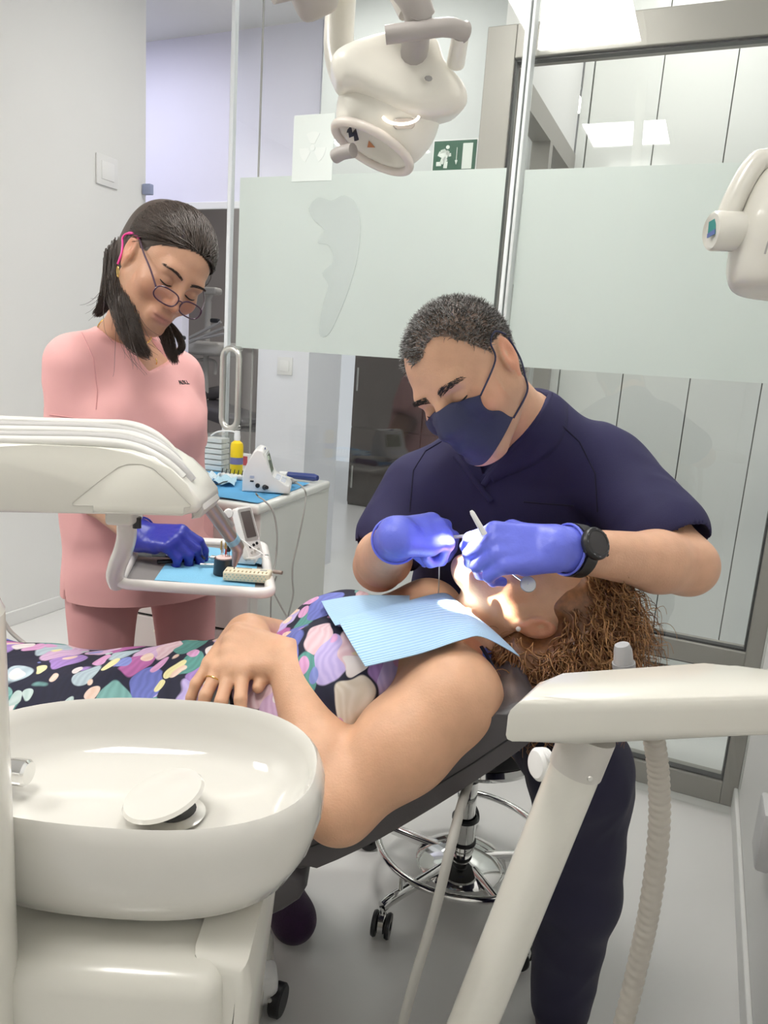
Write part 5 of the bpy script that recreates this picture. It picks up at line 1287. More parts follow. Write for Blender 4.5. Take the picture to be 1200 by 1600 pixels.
for m in (-1, 1):
    bm = nb(); tube(bm, spline([HD.q(m * .0605, HD.hit(m * .0605, -.018, .003, .03), -.017), HD.q(m * .0755, .018, .004), HD.q(m * .0785, .006, .028), HD.q(m * .084, -.012, .036), HD.q(m * .084, -.030, .020)], 6), .0016, 6); obj('ear_loop', bm, M_mask, mk)
    bm = nb(); tube(bm, spline([HD.q(m * .0605, HD.hit(m * .0605, -.080, .003, .03), -.081), HD.q(m * .079, .004, -.066), HD.q(m * .083, -.010, -.045), HD.q(m * .083, -.026, -.022), HD.q(m * .084, -.031, .014)], 6), .0016, 6); obj('ear_loop', bm, M_mask, mk)
# scrub top
S = Solid((-.10, 1.10, .50), (.66, 1.86, 1.34), .0048)
den_torso(S, .004)
slL, slR = shL.lerp(elL, .68), shR.lerp(elR, .62)
S.cone(shL, slL, .074, .080, .045); S.cone(shR, slR, .074, .078, .045)
S.displace(folds(.0080, 34, 11)); S.displace(folds(.0075, 15, 5)); S.displace(folds(.0025, 80, 6))
S.cone(slL.lerp(shL, .06), shL.lerp(elL, 1.15), .062, .066, .003, '-'); S.cone(slR.lerp(shR, .06), shR.lerp(elR, 1.15), .060, .064, .003, '-'); S.cut(slL, elL - shL, 0) if False else None
def capcut(S, p, d, rad):
    """slice the sleeve end square"""
    d = Vector(d).normalized(); S.cone(p + d * .05, p + d * .16, rad, rad, .002, '-', )
S.cone(HD.q(0, -.032, -.05), neckb + Vector((-.005, 0, -.01)), .058, .056, .006, '-')
S.vneck(P(846, 630, 1.34), P(715, 640, 1.34), P(756, 750, 1.30), tf, neckb + tf * .035)
bt_ = S.obj('scrub_top', M_navy, den, 2)
BS = bvh_me(bt_.data)
def on(B, px, py, up=.0008, fb=1.6):
    r = ray(px, py).normalized(); h = B.ray_cast(CAM, r)
    return (h[0] + h[1] * up, h[1]) if h[0] is not None else (P(px, py, fb), -r)
def seam(B, pts, r, m, name, par, n=6, up=.0006):
    bm = nb(); pp = []
    for (x0, y0), (x1, y1) in zip(pts[:-1], pts[1:]):
        for k in range(n): pp.append(on(B, x0 + (x1 - x0) * k / n, y0 + (y1 - y0) * k / n, up))
    pp.append(on(B, *pts[-1], up)); pp = [p[0] for p in pp]
    keep = [pp[0]]
    for p in pp[1:]:
        if (p - keep[-1]).length < .05: keep.append(p)
    tube(bm, keep, r, 6); return obj(name, bm, m, par)
M_navyd = mat('navy_seam', (0.009, 0.008, 0.030), 0.85)
BB = bvh_me(bd.data)
def on2(px, py, up):
    r = ray(px, py).normalized(); hs = [h for h in (BS.ray_cast(CAM, r), BB.ray_cast(CAM, r)) if h[0] is not None]
    if not hs: return None
    h = min(hs, key=lambda q: q[3]); return h[0] + h[1] * up
for pp in ([(864, 612), (852, 634), (834, 660), (812, 688), (788, 716), (764, 744), (752, 762)], [(712, 712), (732, 738), (752, 762), (772, 790)]):
    pts = []
    for (x0, y0), (x1, y1) in zip(pp[:-1], pp[1:]):
        for k in range(4): pts.append(on2(x0 + (x1 - x0) * k / 4, y0 + (y1 - y0) * k / 4, .0015))
    pts = [p for p in pts if p is not None]
    for _ in range(4): pts = [pts[0]] + [(pts[i - 1] + pts[i] * 2 + pts[i + 1]) / 4 for i in range(1, len(pts) - 1)] + [pts[-1]]
    bm = nb(); tube(bm, pts, .0058, 10, flat=.75, hint=-FWD); obj('collar_band', bm, M_navy, bt_)
pa = spline([Vector((x, y, 0)) for x, y in ((862, 614), (852, 634), (834, 660), (812, 688), (788, 716), (764, 744))], 5)
pb_ = spline([Vector((x, y, 0)) for x, y in ((884, 626), (888, 652), (878, 690), (846, 722), (808, 738), (772, 754))], 5)
bm = nb(); G = []
for p0_, p1_ in zip(pa, pb_):
    row = []
    for k in range(7):
        p_ = p0_.lerp(p1_, k / 6); h = on2(p_.x, p_.y, .0045 - .004 * (k / 6) ** 3); row.append(h)
    if all(h is not None for h in row): G.append(row)
for _ in range(5): G = [G[0]] + [[(G[i - 1][k] + G[i][k] * 2 + G[i + 1][k]) / 4 for k in range(7)] for i in range(1, len(G) - 1)] + [G[-1]]
G = [[bm.verts.new(h) for h in row] for row in G]
for A_2, B_2 in zip(G[:-1], G[1:]):
    for k in range(6): bm.faces.new((A_2[k], A_2[k + 1], B_2[k + 1], B_2[k]))
ex_f = bmesh.ops.extrude_face_region(bm, geom=list(bm.faces))
for v in ex_f['geom']:
    if isinstance(v, bmesh.types.BMVert): v.co -= FWD * .0015
obj('neck_facing', bm, M_navy, bt_, angle=1.2)
seam(BS, [(818, 784), (850, 787), (896, 790)], .0012, M_navyd, 'pocket_edge', bt_)
seam(BS, [(690, 690), (665, 705), (646, 735), (640, 800)], .0012, M_navyd, 'armhole_seam', bt_); seam(BS, [(872, 660), (905, 690), (930, 740), (934, 800)], .0012, M_navyd, 'armhole_seam', bt_)
# trousers
S = Solid((-.26, 1.05, .03), (.62, 1.80, .72), .0055)
S.cone(pel + Vector((0, -.02, -.02)), pel + Vector((0, -.01, .07)), .165, .160, .05, n=tf, sq=1.2)
S.chain([hipL, knL, knL.lerp(anL, .5) + Vector((.01, .01, 0)), anL], [.098, .088, .080, .058], .04)
S.cone(knL + Vector((.035, .0, -.06)), knL + Vector((.04, 0, -.16)), .055, .045, .04)
S.chain([hipR, knR, knR.lerp(anR, .5), anR + Vector((0, 0, .05))], [.098, .082, .072, .056], .04)
S.displace(folds(.006, 38, 21)); S.displace(folds(.0035, 70, 22))
S.obj('trousers', mat('navy_trouser_cotton', (0.014, 0.0125, 0.040), 0.8, bump=0.25, bscale=700, var=0.16, vscale=10, sheen=0.08), den, 2)
# gloves
def glove(w, el, d, n, right, fx, th, m, par, cuff=.05, sc=1.0):
    w = Vector(w); S = Solid(w - Vector((.17, .17, .17)), w + Vector((.17, .17, .17)), .0023)
    tips, tt, fr = hand(S, w, d, n, right, fx, th, sc, .0012)
    ad = (Vector(el) - w).normalized()
    S.cone(w, w + ad * (cuff + .03), .0320, .0375, .012)
    S.displace(folds(.0011, 190, 3))
    S.cone(w + ad * (cuff + .075), w + ad * (cuff + .16), .075, .075, .001, '-')
    o = S.obj('glove', m, par, 2)
    bm = nb(); s_, u_2, _ = frame_of(ad)
    tube(bm, [w + ad * cuff * .98 + s_ * (.0380 * math.cos(t)) + u_2 * (.0380 * math.sin(t)) for t in np.linspace(0, math.tau, 30, endpoint=False)], .0020, 8, closed=True); obj('cuff_roll', bm, m, o)
    return tips, tt, fr, o
tipR, ttR, frR, _ = glove(wrR, elR, dR, nR, True, FXR, THR, M_glove, den, .036)
tipL, ttL, frL, _ = glove(wrL, elL, dL, nL, False, FXL, THL, M_glove, den, .022)
# shoes
M_clog = mat('purple_suede', (0.035, 0.010, 0.045), 0.9, bump=0.6, bscale=240, var=0.3, vscale=80, sheen=0.15)
for an, fx_ in ((anR, Vector((.35, -.93, 0))), (anL, Vector((-.1, -1, 0)))):
    S = Solid(an - Vector((.2, .24, .12)), an + Vector((.2, .2, .08)), .0045); b0 = Vector((an.x, an.y, 0)); f_ = fx_.normalized()
    S.cone(b0 - f_ * .045 + ZV * .045, b0 + f_ * .15 + ZV * .034, .046, .040, .02); S.ell(b0 + f_ * .13 + ZV * .035, (.055, .05, .036), (f_, ZV.cross(f_), ZV), .03)
    S.cone(an + Vector((0, 0, .08)), b0 + ZV * .065, .044, .040, .006, '-'); S.cut((0, 0, .003), -ZV)
    S.obj('shoe', M_clog, den, 1)
    bm = nb(); tube(bm, [an + ZV * .16, b0 + ZV * .05], .040, 18); obj('sock', bm, M_black, den)

# wrist watch
wx = (elL - wrL).normalized(); wc = P(890, 857, 1.06) ; wc = wrL + wx * ((wc - wrL).dot(wx) + .016)
wn = (cv(.12, .30, .95) - wx * cv(.12, .30, .95).dot(wx)).normalized(); wu = wx.cross(wn)
wt = thing('wristwatch', 'black round digital watch on the dentist\'s bare left forearm', 'watch', wc)
rw = .0375
bm = nb(); 
ring = [(wc + wn * (rw * math.cos(t)) + wu * (rw * 1.0 * math.sin(t))) for t in np.linspace(0, math.tau, 36, endpoint=False)]
A_ = [[bm.verts.new(p + wx * o + (p - wc).normalized() * e) for p in ring] for o, e in ((-.011, 0), (-.011, .003), (.011, .003), (.011, 0))]
for a, b in zip(A_, A_[1:] + A_[:1]):
    for k in range(36): bm.faces.new((a[k], a[(k + 1) % 36], b[(k + 1) % 36], b[k]))
obj('strap', bm, mat('black_silicone', (0.014, 0.014, 0.015), 0.5), wt)
cc = wc + wn * (rw + .001)
bm = nb(); lathe(bm, [(0, -.002), (.0225, -.002), (.0245, .002), (.0245, .007), (.0225, .010), (.0185, .0105), (.018, .0095), (0, .0095)], cc, wn, 40); ws = obj('case', bm, mat('black_case', (0.016, 0.016, 0.018), 0.35), wt)
bm = nb(); lathe(bm, [(0, .0102), (.0178, .0102)], cc, wn, 36); obj('glass_face', bm, mat('dark_glass_face', (0.030, 0.028, 0.030), 0.12), ws)
bm = nb()
for k in range(12):
    a = math.tau * k / 12
    if k % 3 != 2: q = cc + wn * .0106 + wx * (.0208 * math.cos(a)) + wu * (.0208 * math.sin(a)); box(bm, q, (.0032, .0010, .0004), Matrix((wx * math.cos(a + 1.57) + wu * math.sin(a + 1.57), wx * math.cos(a) + wu * math.sin(a), wn)).transposed())
obj('bezel_marks', bm, mat('grey_marks', (0.20, 0.22, 0.24), 0.4), ws, False)
for a in (-.6, .6, 2.6):
    bm = nb(); dd2 = wx * math.cos(a) + wu * math.sin(a); tube(bm, [cc + wn * .004 + dd2 * .024, cc + wn * .004 + dd2 * .0275], .0024, 10); obj('crown_button', bm, M_black, ws)
# instruments held by the dentist
pt = tipR[0].lerp(ttR, .5)
ie = P(744, 836, 1.14)
idr = (ie - pt).normalized()
rod('endo_instrument', 'small white instrument pinched in the dentist\'s right glove', 'instrument', [(pt - idr * .012, pt + idr * .010, .0028, .0028, mat('grey_tool', (.30, .30, .34), .3), 'grip'), (pt + idr * .010, ie, .0030, .0028, M_whitepl, 'shaft'), (ie, ie + idr * .003, .0028, .0010, M_whitepl, 'tip')], None)
b0, b1 = P(736, 798, 1.04), P(757, 835, 1.04)
rod('glowing_mirror_handle', 'lit white instrument handle rising out of the dentist\'s left glove', 'instrument', [(b0, b0.lerp(b1, .1), .0022, .0036, M_whitepl, 'end'), (b0.lerp(b1, .1), b1, .0036, .0046, M_whitepl, 'handle')], None)
bm = nb(); tube(bm, spline([tipR[0] + Vector((-.004, 0, -.012)), P(694, 858, 1.19), P(687, 880, 1.20), P(686, 905, 1.22), P(685, 935, 1.25)], 8), .0011, 8); o = obj('white_wire', bm, M_whitepl); tag(o, 'thin white wire hanging from the right glove behind the bib', 'wire')
q0, q1 = P(825, 913, 1.06), P(812, 905, 1.07)
mt_ = thing('mirror_disc', 'round grey dental mirror lying against the patient\'s cheek', 'mirror', q0)
bm = nb(); mn = cv(.1, .25, .95).normalized(); lathe(bm, [(0, -.001), (.0115, -.001), (.0125, .0005), (.0115, .0020), (0, .0022)], q0, mn, 28); obj('disc', bm, mat('mirror_grey', (.50, .52, .54), .25, .4), mt_)
bm = nb(); tube(bm, [q0 + mn * .002, q1, P(800, 896, 1.08)], .0015, 8); obj('stem', bm, M_steel, mt_)
# ================================================================== the assistant
M_pink = mat('pink_cotton', (0.82, 0.435, 0.425), 0.8, bump=0.2, bscale=800, var=0.04, vscale=10)
M_pinkt = mat('pink_trouser_cotton', (0.74, 0.37, 0.37), 0.8, bump=0.2, bscale=800, var=0.04, vscale=10)
HN = Head(P(258, 420, 1.58), cv(.52, -.65, .55), cv(.648, .721, .24), .99)
tN = Vector((.55, -.83, 0)).normalized(); lN = ZV.cross(tN)
h0 = P(225, 905, 1.76)
nur = thing('person', 'dental assistant in pink scrubs and glasses reaching over the tray', 'person', (h0.x, h0.y, 0))
nkN = P(190, 532, 1.71)
sRN, sLN = P(118, 572, 1.615), P(276, 592, 1.80)
eRN, wRN = P(128, 755, 1.66), P(218, 838, 1.475)
eLN, wLN = P(286, 770, 1.95), P(262, 812, 1.93)
cN, wN = P(208, 655, 1.715), P(214, 790, 1.745)
def nurse_torso(S, g, up=0):
    S.cone(h0 + ZV * up, wN, .178 + g, .155 + g, .05, n=tN, sq=1.35); S.cone(wN, cN, .155 + g, .150 + g, .05, n=tN, sq=1.30)
    S.cone(cN, (sRN + sLN) / 2 + Vector((0, 0, -.035)), .150 + g, .10 + g, .05, n=tN, sq=1.35)
    for sh in (sRN, sLN): S.cone(sh.lerp(nkN, .08), sh.lerp(nkN, .92), .052 + g, .044 + g, .045)
    for m in (-1, 1): S.ell(cN + tN * .085 + lN * (.065 * m) + ZV * .0, (.055 + g, .052 + g, .058 + g), None, .06)
hip = [h0 + lN * (.100 * m) + ZV * -.02 for m in (-1, 1)]; ank = [Vector((h0.x, h0.y, .09)) + lN * (.120 * m) for m in (-1, 1)]
kne = [hip[i].lerp(ank[i], .5) + tN * .02 for i in (0, 1)]
lo_, hi_ = (h0.x - .34, 1.30, 0), (h0.x + .36, 2.12, 1.66)
S = Solid(lo_, hi_, .0070, [(HN.C - Vector((.13, .13, .15)), HN.C + Vector((.13, .13, .15)), .0027)])
HN.build(S, .92, .95)
S.cone(HN.q(0, -.030, -.048), nkN, .046, .050, .03)
nurse_torso(S, -.016, .13)
for i in (0, 1):
    S.chain([hip[i], kne[i], ank[i]], [.078, .052, .034], .03); S.cone(ank[i] + ZV * -.05, ank[i] + tN * .13 + ZV * -.06, .030, .024, .03)
S.chain([sRN, eRN], [.046, .038], .03); S.chain([eRN, eRN.lerp(wRN, .3), wRN], [.038, .038, .026], .02)
S.chain([sLN, eLN], [.046, .038], .03); S.chain([eLN, wLN], [.038, .026], .02)
FXN = [(42, 38, 20), (48, 45, 25), (54, 52, 30), (58, 56, 34)]; THN = [(.050, .038, -.030), (.080, .040, -.046), (.104, .034, -.058)]
dN, nN = cv(.93, -.05, .25), cv(.05, .80, .60)
hand(S, wRN, dN, nN, True, FXN, THN, .95, -.002); hand(S, wLN, Vector((-.6, -.2, -.25)), -tN, False, [(20, 30, 20)] * 4, [(.05, .045, -.02), (.08, .05, -.03), (.10, .045, -.035)], .92)
tnN = HN.tone((.53, .295, .19), (.40, .17, .14), .45)
def tone_n(V):
    c = tnN(V); L = HN.loc(V); x, y, z = np.abs(L[:, 0]), L[:, 1], L[:, 2]
    m = (z > .076 - .045 * (x / .075) ** 2 - .02 * (y < .03)) & (np.linalg.norm(L, axis=1) < .16) & ~((x > .074) & (z < .03))
    c[m] = np.array((.035, .022, .016)); return c
nb_ = S.obj('body', M_skin, nur, 2, tone_n); HN.bvh(nb_.data)
M_brown = mat('dark_brown_brow', (0.045, 0.028, 0.02), 0.6)
for m in (-1, 1): HN.brow(m, 'eyebrow', nur, M_brown, .8, 15 + m, .006); HN.lash(m, 'eyelashes', nur, M_lash)
# tunic
S = Solid((h0.x - .33, 1.36, .70), (h0.x + .34, 2.10, 1.44), .0048)
nurse_torso(S, .006)
hemc = Vector((h0.x, h0.y, P(225, 935, 1.76).z)); S.cone(h0, hemc - ZV * .02, .188, .192, .03, n=tN, sq=1.30)
slN, slN2 = sRN.lerp(eRN, .47), sLN.lerp(eLN, .47)
S.cone(sRN, slN, .060, .072, .04); S.cone(sLN, slN2, .060, .070, .04)
S.displace(folds(.0065, 24, 31)); S.displace(folds(.0020, 60, 32))
S.cone(slN.lerp(sRN, .2), slN.lerp(eRN, .6), .064, .068, .003, '-'); S.cone(slN2.lerp(sLN, .2), slN2.lerp(eLN, .6), .062, .068, .003, '-')
S.cone(HN.q(0, -.03, -.06), nkN + ZV * .005, .053, .058, .005, '-')
S.vneck(P(168, 498, 1.66), P(262, 560, 1.78), P(246, 584, 1.60), tN, nkN + tN * .028)
S.cut(hemc, -ZV, .003)
sl = h0 - lN * .185 + tN * .03; S.wedge([(sl + ZV * .02, (lN * .0 + tN * 1 + ZV * .12)), (sl + ZV * .02, (tN * -1 + ZV * .12))], sl - Vector((.06, .06, .25)), sl + Vector((.06, .06, .03)))
tu = S.obj('tunic', M_pink, nur, 2)
# neck facing, stitched seam, embroidered letters
from mathutils.bvhtree import BVHTree
bvh_of = bvh_me
BT = bvh_of(tu.data)
M_pinkd = mat('pink_seam', (0.70, 0.345, 0.34), 0.85)
seam(BT, [(224, 560), (229, 590), (237, 604), (248, 608), (260, 603), (262, 590)], .0011, M_pinkd, 'neck_facing', tu)
seam(BT, [(78, 648), (110, 652), (150, 660)], .0011, M_pinkd, 'sleeve_seam', tu); seam(BT, [(128, 520), (146, 560), (152, 610), (150, 640)], .0011, M_pinkd, 'armhole_seam', tu)
q, n_ = on(BT, 287, 598); ex = ZV.cross(n_).normalized(); text('embroidery', 'AUX.L', q, ex, n_.cross(ex), .016, M_black, tu, .0005)
# trousers and shoes
S = Solid((h0.x - .30, 1.40, .04), (h0.x + .34, 2.12, 1.0), .0062)
S.cone(h0 + ZV * .16, h0 + ZV * .125, .170, .172, .03, n=tN, sq=1.35); S.cone(hip[0] + ZV * .04, hip[1] + ZV * .04, .088, .088, .02)
for i in (0, 1): S.chain([hip[i] + ZV * -.02, kne[i], ank[i] + ZV * .03], [.084, .064, .066], .006)
S.displace(folds(.005, 22, 41)); S.cut((0, 0, .05), -ZV)
S.obj('trousers', M_pinkt, nur, 2)
for i in (0, 1):
    b0 = Vector((ank[i].x, ank[i].y, 0)); S = Solid(b0 + Vector((-.17, -.24, 0)), b0 + Vector((.22, .14, .11)), .005)
    S.cone(b0 - tN * .05 + ZV * .04, b0 + tN * .15 + ZV * .032, .042, .036, .02); S.cut((0, 0, .003), -ZV); S.obj('shoe', M_whitepl, nur, 1)
tipN, ttN, frN, gN = glove(wRN, eRN, dN, nN, True, FXN, THN, M_glove2, nur, .012, .95)
# probe held in the glove
pe = Hh(309, 862, TS + .004); pm = tipN[0].lerp(ttN, .5); pdir = (pm - pe).normalized()
rod('held_probe', 'dark probe held upright in the assistant\'s deep blue glove', 'probe', [(pe, pe + pdir * .010, .0006, .0024, M_steel, 'tip'), (pe + pdir * .010, pe + pdir * .028, .0026, .0030, M_grey, 'ferrule'), (pe + pdir * .028, pe + pdir * .14, .0030, .0026, M_black, 'handle')], None)
# ------------------------------------------------------------------ hair
M_hairn = mat('dark_brown_hair', (0.042, 0.026, 0.018), 0.45, var=0.6, vscale=160, spec=0.6)
S = Solid(HN.C - Vector((.20, .20, .34)), HN.C + Vector((.20, .20, .17)), .0036)
A = HN.ax(); q = HN.q
S.ell(q(0, -.022, .038), (.0815, .0990, .0905), A, .01); S.ell(q(0, -.085, .045), (.058, .045, .052), A, .05)
S.ell(q(0, -.060, -.02), (.070, .060, .075), A, .04)
S.ell(q(0, .088, -.038), (.088, .075, .100), A, .004, '-')                # the face stays free
for m in (-1, 1): S.ell(q(m * .082, -.004, -.012), (.020, .022, .024), A, .006, '-')
locks = [
    [P(188, 392, 1.60), P(184, 432, 1.57), P(190, 480, 1.525), P(205, 530, 1.505), P(232, 556, 1.50)],
    [P(196, 420, 1.59), P(198, 470, 1.53), P(210, 520, 1.50), P(222, 545, 1.49)],
    [P(180, 400, 1.60), P(172, 450, 1.56), P(160, 480, 1.57), P(150, 492, 1.58)],
    [P(240, 500, 1.62), P(258, 520, 1.60), P(266, 545, 1.59), P(274, 566, 1.59)],
    [P(255, 500, 1.63), P(276, 520, 1.61), P(284, 540, 1.60), P(279, 552, 1.60)],
]
lr = [[.026, .022, .020, .015, .004], [.018, .018, .013, .004], [.022, .014, .008, .002], [.014, .014, .010, .003], [.008, .005, .004, .002]]
for lk, rr in zip(locks, lr): S.chain(lk, [v * .72 for v in rr], .012)
hb_ = S.obj('hair', M_hairn, nur, 2)
r = np.random.RandomState(8); cs = []
cen = np.array([0, -.018, .036]); rad = np.array([.0850, .1040, .0945])
def onskull(p): 
    v = (np.array(p) - cen) / rad; return v / np.linalg.norm(v)
for _ in range(1700):                                                     # strands combed back from the hairline to the clip
    s_ = (r.rand() - .5) * 2; s_ = math.copysign(abs(s_) ** .9, s_); k = r.rand() ** 1.6 * .45
    d0 = onskull((.078 * math.sin(1.5 * s_), -.012 + .088 * math.cos(1.5 * s_), .080 - .056 * abs(s_) ** 1.6))
    d1 = onskull((s_ * .030 + r.randn() * .012, -.115, .035 + r.randn() * .022 - .02 * abs(s_)))
    up2 = np.array([0, 0, 1.0]); om = math.acos(float(np.clip(d0 @ d1, -1, 1))); pts = []
    bulge = .012 + .035 * r.rand() + .02 * (1 - abs(s_))
    for t in np.linspace(k, 1, 12):
        v = (math.sin((1 - t) * om) * d0 + math.sin(t * om) * d1) / math.sin(om) + up2 * .22 * math.sin(math.pi * t) * (1 - .5 * abs(s_)); v /= np.linalg.norm(v)
        pts.append(np.array(q(*(cen + rad * v * (.985 + bulge * math.sin(math.pi * min(1, t * 1.25))))) + Vector(r.randn(3) * .0006)))
    cs.append(np.array(pts))
for lk, rr in zip(locks, lr):
    sp = spline(lk, 6); L_ = len(sp)
    for _ in range(420):
        o_ = r.randn(3); o_ /= np.linalg.norm(o_); o_ *= r.rand() ** .4; ph = r.rand() * 6
        end = L_ - r.randint(0, 4)
        cs.append(np.array([np.array(sp[i]) + o_ * (np.interp(i / L_, np.linspace(0, 1, len(rr)), rr) * 1.10 + .004 * (i / L_)) + .0018 * np.array([math.sin(i * .5 + ph), math.cos(i * .4 + ph), 0]) for i in range(end)]))
for _ in range(45):                                                       # flyaway strands
    lk = locks[r.randint(0, 3)]; sp = spline(lk, 6); o_ = r.randn(3) * .012
    cs.append(np.array([np.array(sp[i]) + o_ * (i / len(sp)) * 2.2 for i in range(len(sp))]))
strands('hair_strands', cs, M_hairn, hb_, .00085)
# ------------------------------------------------------------------ glasses, jewellery
gt = thing('eyeglasses', 'purple rimmed reading glasses low on the assistant\'s nose', 'glasses', q(0, .11, -.02))
M_rim = mat('purple_rim', (0.055, 0.018, 0.045), 0.3); M_pinktip = mat('hot_pink_tip', (0.80, 0.05, 0.30), 0.35)
gy, gz = .113, -.022
for m in (-1, 1):
    o2 = [(m * .031 + .0265 * math.copysign(abs(math.cos(t)) ** .75, math.cos(t)), gz + .0155 * math.copysign(abs(math.sin(t)) ** .75, math.sin(t))) for t in np.linspace(0, math.tau, 32, endpoint=False)]
    wy = lambda x, z: gy - .004 * (abs(x) / .05) ** 2 - .12 * (z - gz) * 0
    bm = nb(); tube(bm, [q(x, wy(x, z), z) for x, z in o2], .0015, 8, closed=True); obj('rim', bm, M_rim, gt)
    bm = nb(); vs = [bm.verts.new(q(x, wy(x, z), z)) for x, z in o2]; bm.faces.new(vs); obj('lens', bm, glass('lens_glass', (0.93, 0.90, 0.93), 1.5), gt)
    bm = nb(); tube(bm, spline([q(m * .057, gy - .006, gz + .004), q(m * .070, .075, .000), q(m * .078, .035, .012), q(m * .081, -.002, .024)], 5), .0014, 8, flat=1.6); tm = obj('temple', bm, M_rim, gt)
    bm = nb(); tube(bm, spline([q(m * .081, -.002, .024), q(m * .084, -.028, .020), q(m * .085, -.046, .008), q(m * .085, -.048, -.003), q(m * .085, -.036, -.010), q(m * .085, -.018, -.024), q(m * .084, -.008, -.045)], 6), [.0030] * 10 + [.0022] * 27, 10); obj('temple_tip', bm, M_pinktip, tm)
bm = nb(); tube(bm, spline([q(-.006, gy, gz + .004), q(0, gy + .001, gz + .007), q(.006, gy, gz + .004)], 5), .0013, 8); obj('bridge', bm, M_rim, gt)
M_gold = mat('gold', (0.80, 0.55, 0.18), 0.22, 1.0)
for m, lb in ((-1, 'gold hoop earring hanging below the pink temple tip'), (1, 'gold hoop earring on the assistant\'s far ear')):
    c = q(m * .083, -.004, -.048); bm = nb(); dn_ = Vector((0, 0, -1))
    tube(bm, [c + dn_ * (.010 - .010 * math.cos(t)) + HN.f * (.006 * math.sin(t)) for t in np.linspace(0, math.tau, 20, endpoint=False)], .0011, 6, closed=True); o = obj('hoop_earring', bm, M_gold); tag(o, lb, 'earring')
BN = bvh_of(nb_.data); nl = thing('necklace', 'gold chain necklace with small pendant at the pink neckline', 'necklace', nkN)
bm = nb(); raw = [P(166, 468, 1.66), P(163, 480, 1.64), P(175, 500, 1.60), P(200, 530, 1.575), P(228, 556, 1.585), P(240, 562, 1.60), P(240, 545, 1.66), P(236, 520, 1.72), P(200, 490, 1.76), P(175, 470, 1.74)]
ring = []
for t in np.linspace(0, math.tau, 44, endpoint=False):
    up_ = nkN + ZV * (.035 - .045 * math.cos(t)); d_ = (tN * math.cos(t) + lN * math.sin(t)); h = BN.ray_cast(up_ + d_ * .2 + ZV * (0), -d_)
    ring.append((h[0] + h[1] * .0022) if h[0] is not None else up_ + d_ * .06)
for k in range(0, 44): 
    c = ring[k]; e = ring[(k + 1) % 44]; tube(bm, [c, c.lerp(e, .8)], .0016, 6)
obj('chain', bm, M_gold, nl)
bm = nb(); c = on(BN, 243, 566)[0]; tube(bm, spline([c + ZV * .008, c + Vector((.003, -.002, 0)), c - ZV * .008], 5), .0013, 6); obj('pendant', bm, M_gold, nl)
# ================================================================== the patient
def floral(name):
    m = bpy.data.materials.new(name); m.use_nodes = True; nt = m.node_tree; N = nt.nodes.new; L = nt.links.new
    b = nt.nodes['Principled BSDF']; b.inputs['Roughness'].default_value = .75
    tc = N('ShaderNodeTexCoord'); nz = N('ShaderNodeTexNoise'); nz.inputs['Scale'].default_value = 14; nz.inputs['Detail'].default_value = 1
    L(tc.outputs['Object'], nz.inputs['Vector'])
    sc_ = N('ShaderNodeVectorMath'); sc_.operation = 'SCALE'; sc_.inputs[3].default_value = .06; L(nz.outputs['Color'], sc_.inputs[0])
    ad = N('ShaderNodeVectorMath'); L(tc.outputs['Object'], ad.inputs[0]); L(sc_.outputs[0], ad.inputs[1])
    mp = N('ShaderNodeMapping'); mp.inputs['Scale'].default_value = (1.0, 0.5, 0.8); mp.inputs['Rotation'].default_value = (0.4, 0.3, 0.7); L(ad.outputs[0], mp.inputs['Vector'])
    def layer(scale, stops, lo, hi, seed):
        v = N('ShaderNodeTexVoronoi'); v.inputs['Scale'].default_value = scale; mp2 = N('ShaderNodeMapping'); mp2.inputs['Location'].default_value = (seed, seed * 2, seed); L(mp.outputs[0], mp2.inputs['Vector']); L(mp2.outputs[0], v.inputs['Vector'])
        sp = N('ShaderNodeSeparateColor'); L(v.outputs['Color'], sp.inputs[0])
        rp = N('ShaderNodeValToRGB'); rp.color_ramp.interpolation = 'CONSTANT'
        while len(rp.color_ramp.elements) < len(stops): rp.color_ramp.elements.new(.5)
        for i, c in enumerate(stops):
            rp.color_ramp.elements[i].position = i / len(stops); rp.color_ramp.elements[i].color = (*c, 1)
        L(sp.outputs[0], rp.inputs[0])
        mr = N('ShaderNodeMapRange'); mr.inputs['From Min'].default_value = lo; mr.inputs['From Max'].default_value = hi; mr.inputs['To Min'].default_value = 1; mr.inputs['To Max'].default_value = 0; L(v.outputs['Distance'], mr.inputs['Value'])
        return rp.outputs[0], mr.outputs[0]
    pal = [(.36, .22, .55), (.62, .42, .62), (.10, .30, .27), (.15, .18, .52), (.70, .50, .55), (.42, .52, .58), (.44, .13, .36), (.20, .42, .40), (.48, .40, .70), (.66, .60, .52)]
    pal2 = [(.78, .72, .38), (.66, .34, .58), (.80, .60, .50), (.22, .27, .62), (.50, .62, .60), (.76, .70, .70)]
    c1, f1 = layer(21, pal, .57, .61, 0.0); c2, f2 = layer(30, pal2, .33, .36, 3.3)
    wv = N('ShaderNodeTexWave'); wv.inputs['Scale'].default_value = 32; wv.inputs['Distortion'].default_value = 5; wv.inputs['Detail'].default_value = 3; L(mp.outputs[0], wv.inputs['Vector'])
    m1 = N('ShaderNodeMix'); m1.data_type = 'RGBA'; m1.inputs[6].default_value = (.008, .009, .030, 1); L(f1, m1.inputs['Factor']); L(c1, m1.inputs[7])
    m2 = N('ShaderNodeMix'); m2.data_type = 'RGBA'; L(f2, m2.inputs['Factor']); L(m1.outputs[2], m2.inputs[6]); L(c2, m2.inputs[7])
    m3 = N('ShaderNodeMix'); m3.data_type = 'RGBA'; m3.blend_type = 'OVERLAY'; m3.inputs['Factor'].default_value = .10; L(m2.outputs[2], m3.inputs[6]); L(wv.outputs['Color'], m3.inputs[7])
    L(m3.outputs[2], b.inputs['Base Color'])
    return m
